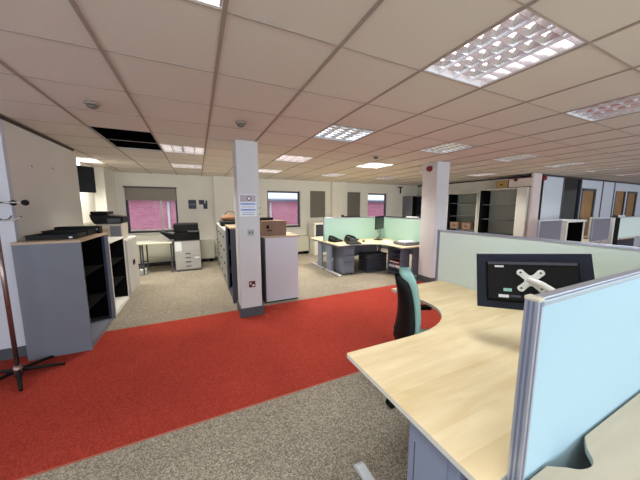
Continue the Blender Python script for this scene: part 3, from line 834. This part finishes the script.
open_cabinet('tambour_cabinet', 'white open cabinet with black inside, behind the slate-grey cabinet', -1.64, -1.13, 4.46, 5.28, 1.08, M_white, M_dark_int, M_white, (.4, .72))
def door_cabinet(name, label, x0, x1, y0, y1, h, m, top_m, face, doors=2, drawers=0, group=None):
    t = thing(name, label, 'cabinet', ((x0+x1)/2, (y0+y1)/2, 0), 0, group)
    w, d = (x1-x0)/2, (y1-y0)/2
    MB().box(-w+.018, w-.018, -d, d, .0, h-.025, m).build('carcass', m, t)
    bx('top_panel', -w, w, -d-.002, d+.002, h-.025, h, top_m, t, bevel=.003)
    s = 1 if face == '+x' else -1
    xa, xb = (w-.018, w) if s > 0 else (-w, -w+.018)
    if doors:
        for i in range(doors):
            ya, yb = -d+2*d*i/doors+.003, -d+2*d*(i+1)/doors-.003
            dr = bx('door', xa, xb, ya, yb, .05, h-.03, m, t, bevel=.002)
            yh = yb-.05 if i == 0 else ya+.05
            bx('handle', xb if s > 0 else xa-.014, xb+.014 if s > 0 else xa, yh-.012, yh+.012, h*.5, h*.5+.09, M_black, dr)
    for i in range(drawers):
        z0, z1 = .05+(h-.08)*i/drawers+.003, .05+(h-.08)*(i+1)/drawers-.003
        dr = bx('drawer', xa, xb, -d+.003, d-.003, z0, z1, m, t, bevel=.002)
        bx('handle', xb if s > 0 else xa-.016, xb+.016 if s > 0 else xa, -.07, .07, (z0+z1)/2-.01, (z0+z1)/2+.02, M_dgrey, dr)
        bx('label_holder', xb if s > 0 else xa-.004, xb+.004 if s > 0 else xa, .1, .16, (z0+z1)/2-.02, (z0+z1)/2+.02, M_redpl if i == 0 else M_tag, dr)
    return t
door_cabinet('low_cabinet', 'low white two-door cabinet carrying the black desktop printer', -1.64, -1.13, 5.42, 6.2, 1.0, mat('dim_white_metal', (188, 186, 184), .5), M_white, '+x', 2)
# black trays
def btray(label, y, z, x0=-1.6, x1=-1.15, h=.055):
    t = thing('black_tray', label, 'tray', ((x0+x1)/2, y, z), 0, 'black trays on the slate-grey cabinet')
    w, d = (x1-x0)/2, .15
    m_ = MB(); m_.box(-w, w, -d, d, 0, .01, M_black); m_.box(-w, -w+.008, -d, d, .01, h, M_black); m_.box(w-.008, w, -d, d, .01, h, M_black)
    m_.box(-w+.008, w-.008, d-.008, d, .01, h, M_black); m_.box(-w+.008, w-.008, -d, -d+.008, .01, h, M_black)
    m_.build('tray_body', M_black, t)
    bx('rim', -w-.008, w+.008, -d-.008, -d, h-.012, h, M_black, t)
    bx('tag', w-.06, w-.03, -d-.0095, -d-.008, h-.04, h-.022, M_tag, t)
btray('black tray nearest the camera on the slate-grey cabinet', 3.8, 1.221, -1.6, -1.2, .05)
btray('black tray in the middle of the row on the slate-grey cabinet', 4.13, 1.221, -1.6, -1.2, .07)
btray('black tray at the back of the row, tallest on the slate-grey cabinet', 4.27+.18, 1.221, -1.6, -1.17, .1) if False else None
t = thing('black_tray', 'wide black tray furthest back on the slate-grey cabinet', 'tray', (-1.39, 4.345, 1.221), 0, 'black trays on the slate-grey cabinet')
m_ = MB(); w, d, h = .22, .055, .095
m_.box(-w, w, -d, d, 0, .01, M_black); m_.box(-w, w, -d, -d+.008, .01, h, M_black); m_.box(-w, w, d-.008, d, .01, h, M_black); m_.box(-w, -w+.008, -d+.008, d-.008, .01, h, M_black); m_.box(w-.008, w, -d+.008, d-.008, .01, h, M_black)
m_.build('tray_body', M_black, t); bx('tag', w-.05, w-.02, -d-.002, -d, h-.05, h-.03, M_tag, t)
# small printer
t = thing('desktop_printer', 'black and white multifunction printer standing on the low white cabinet', 'printer', (-1.39, 5.75, 1.0))
MB().box(-.17, .19, -.2, .2, 0, .28, mat('printer_beige', (204, 196, 184), .5)).build('body', M_white, t, bevel=.01)
bx('paper_drawer', -.15, -.0, -.212, -.2, .03, .2, mat('printer_tan', (186, 166, 146), .5), t, bevel=.004)
bx('side_panel', .02, .17, -.21, -.2, .03, .24, M_gtray, t, bevel=.003)
MB().xprism([(-.22, .35), (-.18, .28), (.19, .28), (.22, .34), (.22, .4), (-.02, .43), (-.24, .44)], -.22, .2, M_black).build('scanner_head', M_black, t, bevel=.006)
bx('control_panel', .0, .18, -.232, -.22, .3, .37, M_dgrey, t, bevel=.003)
MB().box(-.23, 0, -.2, .18, .44, .49, M_black).build('document_feeder', M_black, t, bevel=.01)
# wall television
t = thing('wall_television', 'black flat television hung high on the wall left of the first window', 'television', (-1.83, 5.87, 2.05), math.radians(36))
MB().tube([(0, .04, 0), (-.14, .3, 0)], .025, M_dgrey, 8).build('bracket', M_dgrey, t)
MB().box(-.25, .25, 0, .045, -.23, .22, M_black).build('casing', M_black, t, bevel=.006)
bx('display', -.235, .235, -.002, 0, -.21, .205, mat('tv_glass', (8, 9, 13), .3, spec=.3), t)
struct(bx('trim_9', LX, LX+.02, 5.6, 8.1, 1.2, 1.26, M_cream))
# coat stand
t = thing('coat_stand', 'dark chrome coat stand with ball hooks at the left edge of the photo', 'coat stand', (-1.575, 3.2, 0))
MB().tube([(0, 0, .04), (0, 0, 1.72)], .017, M_chrome, 14).build('pole', M_chrome, t)
MB().lathe([(.03, .02), (.036, .04), (.036, .09), (.022, .12)], (0, 0, 0), M_chrome).build('hub', M_chrome, t)
for k, a in enumerate((12, 66, 150, 218, 296)):
    a = math.radians(a); R_ = .31
    MB().tube([(.02*math.cos(a), .02*math.sin(a), .065), (R_*.7*math.cos(a), R_*.7*math.sin(a), .035), (R_*math.cos(a), R_*math.sin(a), .014)], .018, M_black, 8, r2=.012).build('leg', M_black, t)
for k, a in enumerate((-8, 82, 172, 262)):
    a = math.radians(a); c, s = math.cos(a), math.sin(a)
    hk = MB().tube([(.018*c, .018*s, 1.6), (.2*c, .2*s, 1.6)], .008, M_chr, 8).build('upper_hook', M_chr, t)
    MB().lathe([(.004, -.026), (.02, -.018), (.027, 0), (.02, .018), (.004, .026)], (.22*c, .22*s, 1.6), M_black, 14).build('ball', M_black, hk)
    MB().tube([(.018*c, .018*s, 1.47), (.06*c, .06*s, 1.445), (.14*c, .14*s, 1.45), (.18*c, .18*s, 1.48)], .008, M_chr, 8).build('lower_hook', M_chr, t)
MB().lathe([(.021, 1.72), (.03, 1.74), (.02, 1.77), (.004, 1.78)], (0, 0, 0), M_black, 14).build('finial', M_black, t)
struct(bx('wall_left_bay_return', LX, LX+.004, 5.4, 5.5, 0, CH, M_wall))

for y_, z_, l_ in ((4.12, 2.02, 'small dark screw mark on the partition wall, nearer the camera'), (4.6, 2.06, 'small dark screw mark on the partition wall, farther from the camera')):
    w_ = MB().lathe([(.011, 0), (.011, .004), (.005, .006)], (0, 0, 0), mat('wall_plug', (150, 132, 116), .7), 10).build('wall_plug', None); w_.location = (-1.67, y_, z_); w_.rotation_euler = (0, PI/2, 0)
    tag(w_, l_, 'wall plug')
M_copier = mat('copier_grey_white', (176, 175, 174), .5)
# photocopier
t = thing('photocopier', 'floor photocopier with black scanner top and white drawers by the first window', 'photocopier', (-.26, 7.36, 0))
w, d = .28, .3
MB().box(-w, w, -d, d, .03, .76, M_copier).build('body', M_copier, t, bevel=.008)
bx('base', -w+.01, w-.01, -d+.01, d-.01, 0, .03, M_dgrey, t)
for i in range(4):
    z0 = .06+i*.105
    dr = bx('paper_drawer', -w+.006, w-.006, -d-.012, -d, z0, z0+.097, M_copier, t, bevel=.004)
    bx('handle', -.06, .06, -d-.015, -d-.011, z0+.05, z0+.075, M_dgrey, dr)
bx('front_door', -w+.17, w-.006, -d-.012, -d, .49, .74, M_copier, t, bevel=.004)
bx('notice_sheet', -w+.01, -w+.15, -d-.003, -d, .5, .74, M_paper, t)
bx('sticker', w-.13, w-.03, -d-.014, -d-.012, .31, .345, M_paper, t)
MB().xprism([(-w, .76), (w, .76), (w, .95), (-w, .95)], -d-.02, d, M_black).build('output_body', M_black, t, bevel=.01)
MB().box(-w-.0, w-.02, -d-.02, d, .97, 1.16, M_black).build('scanner_head', M_black, t, bevel=.015)
bx('scanner_neck', -w+.25, w, -d+.05, d, .94, .98, M_black, t)
bx('control_panel', .02, w, -d-.1, -d-.02, .96, .995, M_dgrey, t, bevel=.006)
MB().xprism([(-w-.32, .98), (-w-.31, 1.0), (-w, .88), (-w, .78), (-w-.1, .78)], -.16, .14, M_black).build('side_tray', M_black, t, bevel=.004)
# heater casings under windows
def heater(label, x0, x1, h):
    t = thing('heater_casing', label, 'heater', ((x0+x1)/2, YF-.01, 0), 0, 'cream heater casings under the far windows')
    w = (x1-x0)/2
    MB().box(-w, w, -.2, 0, .1, h, M_cream).build('casing', M_cream, t, bevel=.008)
    bx('top_grille', -w+.05, w-.05, -.16, -.04, h, h+.006, M_gtray, t)
    for s_ in (-1, 1): bx('foot', s_*(w-.1)-.03, s_*(w-.1)+.03, -.14, -.05, 0, .1, M_blackm, t)
heater('long cream heater casing under the first window behind the photocopier', -1.6, .4, .62)
heater('cream heater casing under the second window right of the white cabinet', 2.2, 3.36, .62)
# small table left of the copier
t = thing('folding_table', 'narrow pale table with dark legs between white cabinet and photocopier', 'table', (-.95, 7.25, 0))
bx('tabletop', -.42, .36, -.22, .42, .7, .73, M_cream, t, bevel=.003)
for sx_ in (-.38, -.24):
    for yy in (-.18, .38):
        MB().box(sx_-.015, sx_+.015, yy-.015, yy+.015, 0, .7, M_dgrey).build('leg', M_dgrey, t)
MB().box(-.38, -.24, -.19, -.17, .2, .23, M_dgrey).box(-.38, -.24, .37, .39, .2, .23, M_dgrey).build('cross_bar', M_dgrey, t)
for yy in (-.18, .38): MB().box(.32, .35, yy-.015, yy+.015, 0, .7, M_dgrey).build('leg', M_dgrey, t)
tag(bx('paper_ream', -1.3, -1.17, 7.12, 7.3, .0, .1, M_paper, bevel=.003), 'white paper packet on the floor by the narrow table legs', 'paper packet')
# posters
t = thing('wall_poster', 'small dark blue square poster on the far wall, left of two', 'poster', (-.115, YF, 1.64))
bx('sheet', -.1, .1, -.006, 0, -.125, .125, M_navy, t); bx('print_band', -.075, .075, -.008, -.006, -.02, .02, M_gtray, t)
t = thing('wall_poster', 'small stepped dark poster on the far wall, right of two', 'poster', (.165, YF, 1.64))
bx('sheet', -.11, .03, -.006, 0, .0, .125, M_navy, t); bx('lower_sheet', -.0, .11, -.0075, -.001, -.125, .03, M_navy, t); bx('side_strip', .06, .11, -.006, 0, .03, .11, M_navy, t)
# pinboards
for x0, x1, lab in ((3.49, 4.05, 'tall grey pinboard on the far wall right of the second window'), (4.96, 5.5, 'tall grey pinboard on the far wall left of the third window')):
    yb = YF
    t = thing('pinboard', lab, 'pinboard', ((x0+x1)/2, yb, 1.66), 0, None)
    w = (x1-x0)/2
    bx('board', -w+.01, w-.01, -.015, 0, -.435, .435, M_board, t)
    f = MB(); f.box(-w, -w+.015, -.02, 0, -.45, .45, M_gtray); f.box(w-.015, w, -.02, 0, -.45, .45, M_gtray); f.box(-w, w, -.02, 0, .435, .45, M_gtray); f.box(-w, w, -.02, 0, -.45, -.435, M_gtray)
    f.build('frame', M_gtray, t)
# cream cupboard with dark opening (behind the far desk)
t = thing('small_cupboard', 'cream cupboard with dark upper opening against the far wall left of the desks', 'cupboard', (3.68, 7.85, 0))
w, d = .3, .25; c_ = MB()
c_.box(-w, -w+.05, -d, d, 0, 1.0, M_wall); c_.box(w-.05, w, -d, d, 0, 1.0, M_wall); c_.box(-w+.05, w-.05, -d, d, 0, .62, M_wall); c_.box(-w, w, -d, d, 1.0, 1.05, M_wall); c_.box(-w+.05, w-.05, d-.02, d, .62, 1.0, M_dark_int)
c_.build('carcass', M_wall, t, bevel=.004); bx('dark_door', -w+.055, w-.055, -d+.02, -d+.04, .66, .98, M_crate, t)  # dark panel fills the upper opening

# ------------------------------------------------------------------ cabinets behind the left pillar
open_cabinet('tambour_cabinet', 'dark grey tall cabinet hugging the back of the left pillar', .455, .9, 4.29, 5.1, 1.24, M_dgrey, M_dark_int, M_beige, (.45, .85), face='-x', post=.1)
for i, (ya, yb) in enumerate(((5.16, 5.78), (5.8, 6.42), (6.44, 7.06), (7.08, 7.7))):
    door_cabinet('filing_cabinet', ['white filing cabinet next to the dark cabinet behind the left pillar', 'white filing cabinet second from the dark cabinet in the row behind the left pillar', 'white filing cabinet third from the dark cabinet in the row behind the left pillar', 'white filing cabinet at the far end of the row behind the left pillar'][i], .45, .92, ya, yb, 1.14, mat('filing_grey', (148, 148, 142), .5), M_white, '-x', 0, 4, 'filing cabinets behind the left pillar')
t = thing('leather_bag', 'tan leather bag on the filing cabinets left of the left pillar', 'bag', (.68, 6.3, 1.26))
b = MB(); pr = [(.02, 0), (.13, .02), (.17, .07), (.15, .12), (.08, .17), (.02, .18)]
b.lathe(pr, (0, 0, 0), M_brown, 20); o = b.build('bag_body', M_brown, t); o.scale = (1.3, 1.6, .75)
MB().tube([(-.12, 0, .14), (-.06, 0, .2), (.06, 0, .2), (.12, 0, .14)], .012, M_brown, 8).build('strap', M_brown, t)
t = thing('black_box', 'low black box under the tan bag on the filing cabinets', 'box', (.68, 6.3, 1.14))
MB().box(-.22, .22, -.24, .24, 0, .115, M_black).build('box_body', M_black, t, bevel=.012); bx('lid', -.225, .225, -.245, .245, .1, .119, M_dgrey, t)
# pillar notices
t = thing('pillar_notice', 'notice sheet with red round emblem and blue lines on the left pillar', 'notice', (.635, 3.67, 1.585))
bx('sheet', -.115, .115, -.003, 0, -.15, .15, M_paper, t)
bx('header_panel', -.105, .105, -.0045, -.003, .05, .14, mat('header_grey', (176, 174, 184), .7), t)
em = MB().lathe([(.03, 0), (.03, .002)], (0, 0, 0), mat('emblem_red', (130, 40, 44), .6), 20); o = em.build('emblem', None, t); o.rotation_euler = (PI/2, 0, 0); o.location = (.015, -.0045, .095)
em = MB().lathe([(.018, 0), (.018, .0015)], (0, 0, 0), M_paper, 20); o = em.build('emblem_centre', M_paper, t); o.rotation_euler = (PI/2, 0, 0); o.location = (.015, -.0063, .095)
bp = MB()
for z in (.02, -.06): bp.box(-.1, .1, -.0045, -.003, z-.012, z+.012, mat('pale_blue_print', (150, 172, 226), .7)); bp.box(-.06, .04, -.0052, -.0045, z-.004, z+.004, M_bluep)
for z in (-.02, -.1, -.125): bp.box(-.08, .08, -.0045, -.003, z-.003, z+.003, M_bluep)
bp.build('printed_lines', M_bluep, t)
t = thing('light_switch', 'square metal light switch plate on the left pillar', 'switch', (.66, 3.67, 1.21))
bx('plate', -.045, .045, -.008, 0, -.05, .05, mat('switch_plate', (176, 182, 178), .4), t, bevel=.003)
for x in (-.02, .02): bx('rocker', x-.012, x+.012, -.012, -.008, -.02, .02, M_gtray, t)
t = thing('wall_socket', 'maroon socket plate with white marks low on the left pillar', 'socket', (.655, 3.67, .47))
bx('plate', -.045, .045, -.008, 0, -.045, .045, M_maroon, t, bevel=.003)
bx('white_mark', -.03, -.012, -.0095, -.008, .0, .028, M_tag, t); bx('white_mark', .0, .03, -.0095, -.008, -.03, -.005, M_tag, t)
t = thing('key_hooks', 'small black hooks on the right side of the left pillar', 'hooks', (.79, 3.8, 1.45))
bx('plate', 0, .008, -.03, .03, -.12, .12, M_dgrey, t)
for z in (-.09, .0, .09): MB().tube([(.008, 0, z), (.03, 0, z), (.035, 0, z+.02)], .006, M_black, 6).build('hook', M_black, t)
# white cabinet right of pillar + cardboard box
t = thing('white_cabinet', 'tall white cabinet end panel standing right of the left pillar', 'cabinet', (1.225, 4.5, 0))
w, d, h = .275, .44, 1.1
MB().box(-w, w, -d, d, .02, h-.025, mat('lilac_white_panel', (206, 208, 216), .5)).build('carcass', M_white, t, bevel=.003)
bx('top_panel', -w-.025, w+.025, -d-.01, d, h-.025, h, M_beige, t, bevel=.003)
bx('plinth', -w+.01, w-.01, -d+.01, d-.01, 0, .02, M_blackm, t)
bx('side_trim', -w-.012, -w, -d+.01, d, .02, h-.025, M_dgrey, t)
t = thing('cardboard_box', 'brown archive box on the white cabinet right of the left pillar', 'box', (1.12, 4.32, 1.1))
MB().box(-.19, .2, -.2, .2, 0, .235, M_card).build('box_body', M_card, t)
bx('lid', -.196, .206, -.206, .206, .18, .24, M_card, t, bevel=.003)
bx('hand_hole', -.13, -.09, -.208, -.2, .12, .17, M_blackm, t); bx('printed_patch', -.12, -.04, -.2035, -.2, .075, .1, M_maroon, t); 
t = thing('black_gadget', 'small black gadget between the left pillar and the cardboard box', 'gadget', (1.03, 4.42, 1.343))
bx('body', -.08, .14, -.06, .06, .0, .045, M_black, t, bevel=.008); bx('cable_stub', -.1, -.08, -.01, .01, .01, .03, M_black, t)

# ------------------------------------------------------------------ shelf units on the right wall
def shelf_unit(label, y0, y1, h, x0, x1, shelves, closed=0.):
    t = thing('shelf_unit', label, 'shelving', ((x0+x1)/2, (y0+y1)/2, 0), 0, None)
    w, d = (x1-x0)/2, (y1-y0)/2
    bx('side_panel', -w, w, -d, -d+.025, 0, h, M_whitem, t); bx('side_panel', -w, w, d-.025, d, 0, h, M_whitem, t)
    bx('top_panel', -w, w, -d+.025, d-.025, h-.03, h, M_whitem, t)
    bx('back_panel', w-.012, w, -d+.025, d-.025, 0, h-.03, M_greyint, t)
    bx('dark_lining', -w+.02, w-.012, d-.03, d-.0255, .03, h-.03, M_dark_int, t); bx('dark_lining', -w+.02, w-.012, -d+.0255+closed, -d+.03+closed, .03, h-.03, M_dark_int, t)
    bx('shutter_stack', -w+.0, -w+.2, d-.1, d-.03, .03, h-.03, M_dark_int, t)
    if closed: bx('closed_door', -w, -w+.02, -d+.025, -d+.025+closed, .03, h-.03, M_whitem, t)
    for z in shelves: bx('shelf', -w+.03, w-.012, -d+.03+closed, d-.03, z, z+.02, M_dgrey, t)
    return t
shelf_unit('lower white shelf unit with black inside, next to the right pillar', 5.27, 6.33, 2.03, 7.86, SX, (.3, .85-.02, 1.25, 1.68))
shelf_unit('taller white shelf unit with boxes on top, by the wall corner', 3.92, 5.2, 2.09, 7.84, SX, (.3, .75, 1.19, 1.62), closed=.22)
shelf_unit('dark open shelf unit against the far wall beside the right pillar', 6.45, 7.4, 2.02, 7.86, SX, (.4, .9, 1.3, 1.7))
# same kind of unit against the far wall
t = thing('shelf_unit', 'grey-framed open shelf unit facing us on the far wall, left of the right pillar', 'shelving', (8.02-.0, 7.95, 0))
w, d, h = .33, .25, 2.0
t.location = (7.95, 7.95, 0); w = .38
bx('side_panel', -w, -w+.04, -d, d, 0, h, M_gtray, t); bx('side_panel', w-.04, w, -d, d, 0, h, M_gtray, t); bx('top_panel', -w+.04, w-.04, -d, d, h-.03, h, M_gtray, t)
bx('back_panel', -w+.04, w-.04, d-.012, d, 0, h-.03, M_greyint, t)
bx('shutter_stack', -w+.04, -w+.26, -d, d-.012, .03, h-.03, M_dark_int, t)
for z in (.4, .85, 1.25, 1.66): bx('shelf', -w+.26, w-.04, -d+.02, d-.012, z, z+.02, M_dgrey, t)
def carton(name, label, x, y, z, w, d, h, m, m2, group=None, red=False):
    t = thing(name, label, 'box', (x, y, z), 0, group)
    MB().box(-w, w, -d, d, 0, h, m).build('box_body', m, t)
    l = bx('lid', -w-.008, w+.008, -d-.008, d+.008, h*.72, h+.006, m2, t, bevel=.003)
    bx('hand_hole', -w-.01, -w-.0075 if False else -w-.0, -.035, .035, h*.42, h*.55, M_blackm if not red else M_redpl, t)
carton('cardboard_box', 'small brown box on the shelf, left of two beside the right pillar', 8.08, 6.06, .851, .17, .15, .2, M_card, M_card, 'boxes in the lower shelf unit')
carton('cardboard_box', 'small brown box on the shelf, right of two beside the right pillar', 8.08, 5.62, .851, .17, .15, .2, M_card, M_card, 'boxes in the lower shelf unit')
carton('cardboard_box', 'yellowish cardboard box on top of the taller shelf unit', 8.08, 4.62, 2.091, .17, .16, .22, M_card2, M_card2)
t = thing('cardboard_box', 'long white box with red edges on top of the taller shelf unit', 'box', (8.08, 4.15, 2.091))
MB().box(-.2, .2, -.28, .26, 0, .25, mat('pinkish_white_card', (216, 206, 198), .8)).build('box_body', M_paper, t)
e_ = MB(); e_.box(-.206, .206, -.286, .266, .235, .256, M_maroon); e_.box(-.206, .206, -.286, .266, 0, .018, M_maroon); e_.build('red_edging', M_maroon, t)
bx('red_mark', -.204, -.2, .05, .14, .17, .235, M_maroon, t)
for i, y in enumerate((5.12, 5.03)):
    tag(bx('paper_ream', 7.9, 8.1, y-.035, y+.035, 2.091, 2.125-.008*i, M_paper), ['small white packet at the left end on top of the taller shelf unit', 'small white packet second from left on top of the taller shelf unit'][i], 'packet')
t = thing('ceiling_bracket', 'small black bracket hanging high on the far wall above the grey-framed shelves', 'bracket', (7.42, YF, 2.25))
bx('plate', -.13, .1, -.03, 0, .08, .12, M_black, t); bx('drop_bar', -.02, .02, -.03, 0, -.14, .08, M_black, t)

# ------------------------------------------------------------------ screens and furniture far right
M_scr_g = M_fab_gr
screen('desk_screen', 'grey fabric desk screen right of the wall corner, left of the black cupboard', (6.05, 2.78), (6.93, 2.78), M_scr_g, z0=.74)
screen('desk_screen', 'grey fabric desk screen in front of the wooden door, right of the black cupboard', (8.35, 2.78), (9.3, 2.78), M_scr_g)
screen('desk_screen', 'pale mint screen at the right edge behind the long mint screen', (9.8, 2.78), (11.6, 2.78), M_fab_g)
def plain_desk(label, x0, x1, y0, y1, H=.73):
    t = thing('straight_desk', label, 'desk', ((x0+x1)/2, (y0+y1)/2, 0), 0, 'straight desks behind the long mint screen')
    w, d = (x1-x0)/2, (y1-y0)/2
    bx('desktop', -w, w, -d, d, H-.025, H, M_maple, t, bevel=.002)
    for s_ in (-1, 1): 
        bx('leg', s_*(w-.06)-.02, s_*(w-.06)+.02, -d+.1, d-.1, 0, H-.026, M_grey2, t)
plain_desk('straight maple desk hidden behind the long mint screen', 6.05, 6.93, 2.80, 3.5)
plain_desk('straight maple desk hidden behind the long mint screen', 8.35, 9.3, 2.80, 3.5)
plain_desk('straight maple desk hidden behind the long mint screen', 9.8, 11.6, 2.80, 3.5)
t = thing('open_cupboard', 'white-framed black cupboard between the two grey desk screens', 'cupboard', (7.45, 2.95, 0))
w, d, h = .4, .22, 1.24; c_ = MB()
c_.box(-w, -w+.05, -d, d, 0, h, M_whitem); c_.box(w-.05, w, -d, d, 0, h, M_whitem); c_.box(-w, w+.08, -d, d, h, h+.04, M_whitem); c_.box(-w+.05, w-.05, d-.02, d, 0, h, M_dark_int); c_.box(-w+.05, w-.05, -d+.02, d-.02, 0, .05, M_dark_int)
c_.build('carcass', M_whitem, t)
bx('dark_lining', -w+.051, -w+.055, -d+.01, d-.02, .05, h, M_dark_int, t); bx('dark_lining', w-.055, w-.051, -d+.01, d-.02, .05, h, M_dark_int, t)
bx('shelf', -w+.06, w-.06, -d+.05, d-.02, .7, .72, M_dark_int, t)
t = thing('open_cupboard', 'narrow black cupboard with pale post between grey screen and pale mint screen', 'cupboard', (9.55, 2.95, 0))
w = .2; bx('carcass', -w+.06, w, -d, d, 0, 1.29, M_dark_int, t); bx('post', -w, -w+.06, -d-.01, d, 0, 1.3, M_whitem, t)  # solid black block stands in for the dark gap between the screens
t = thing('desk_papers', 'white papers standing behind the screens in front of the glazed panel', 'papers', (13.4, 3.72, 1.22))
bx('sheet', -.35, .2, -.01, 0, 0, .07, M_paper, t); bx('sheet_stack', -.1, .15, -.03, -.012, 0, .05, M_paper, t)
struct(bx('trim_10', 12.98, 17.0, XW-.2, XW, 1.15, 1.22, M_dgrey))

# ------------------------------------------------------------------ light
world = bpy.data.worlds.new('World'); S.world = world; world.use_nodes = True
bg = world.node_tree.nodes['Background']; bg.inputs[0].default_value = (.86, .93, 1.0, 1); bg.inputs[1].default_value = 1.4
for i, (a, b_) in enumerate(NW):
    L = bpy.data.lights.new('window_daylight', 'AREA'); L.shape = 'RECTANGLE'; L.size = b_-a; L.size_y = 1.33
    L.energy = [64, 54, 50, 56, 62, 62][i]; L.color = (.74, .87, 1.0)
    o = bpy.data.objects.new('window_daylight', L); COL.objects.link(o); o.location = ((a+b_)/2, YN-.1, 1.53); o.rotation_euler = (PI/2, 0, 0)

L = bpy.data.lights.new('window_daylight_side', 'AREA'); L.shape = 'RECTANGLE'; L.size = 4.0; L.size_y = 1.33; L.energy = 40; L.color = (.82, .91, 1.0)  # daylight from an unseen side window, added to brighten left-facing surfaces
o = bpy.data.objects.new('window_daylight_side', L); COL.objects.link(o); o.location = (XL-.08, .2, 1.53); o.rotation_euler = (PI/2, 0, -PI/2)

# ------------------------------------------------------------------ camera
cam = bpy.data.cameras.new('camera'); co = bpy.data.objects.new('camera', cam); COL.objects.link(co)
cam.sensor_width = 36; cam.lens = 259.22/640*36; cam.clip_start = .05; cam.clip_end = 200
co.location = (0, 0, 1.56); co.rotation_euler = (PI/2-.12556, 0.0, -.4399)
S.camera = co
S.view_settings.view_transform = 'Standard'; S.view_settings.look = 'None'; S.view_settings.gamma = 1; S.view_settings.use_curve_mapping = False
S.view_settings.exposure = 0
S.cycles.max_bounces = 8; S.cycles.diffuse_bounces = 5; S.cycles.use_denoising = True
S.cycles.sample_clamp_indirect = 4
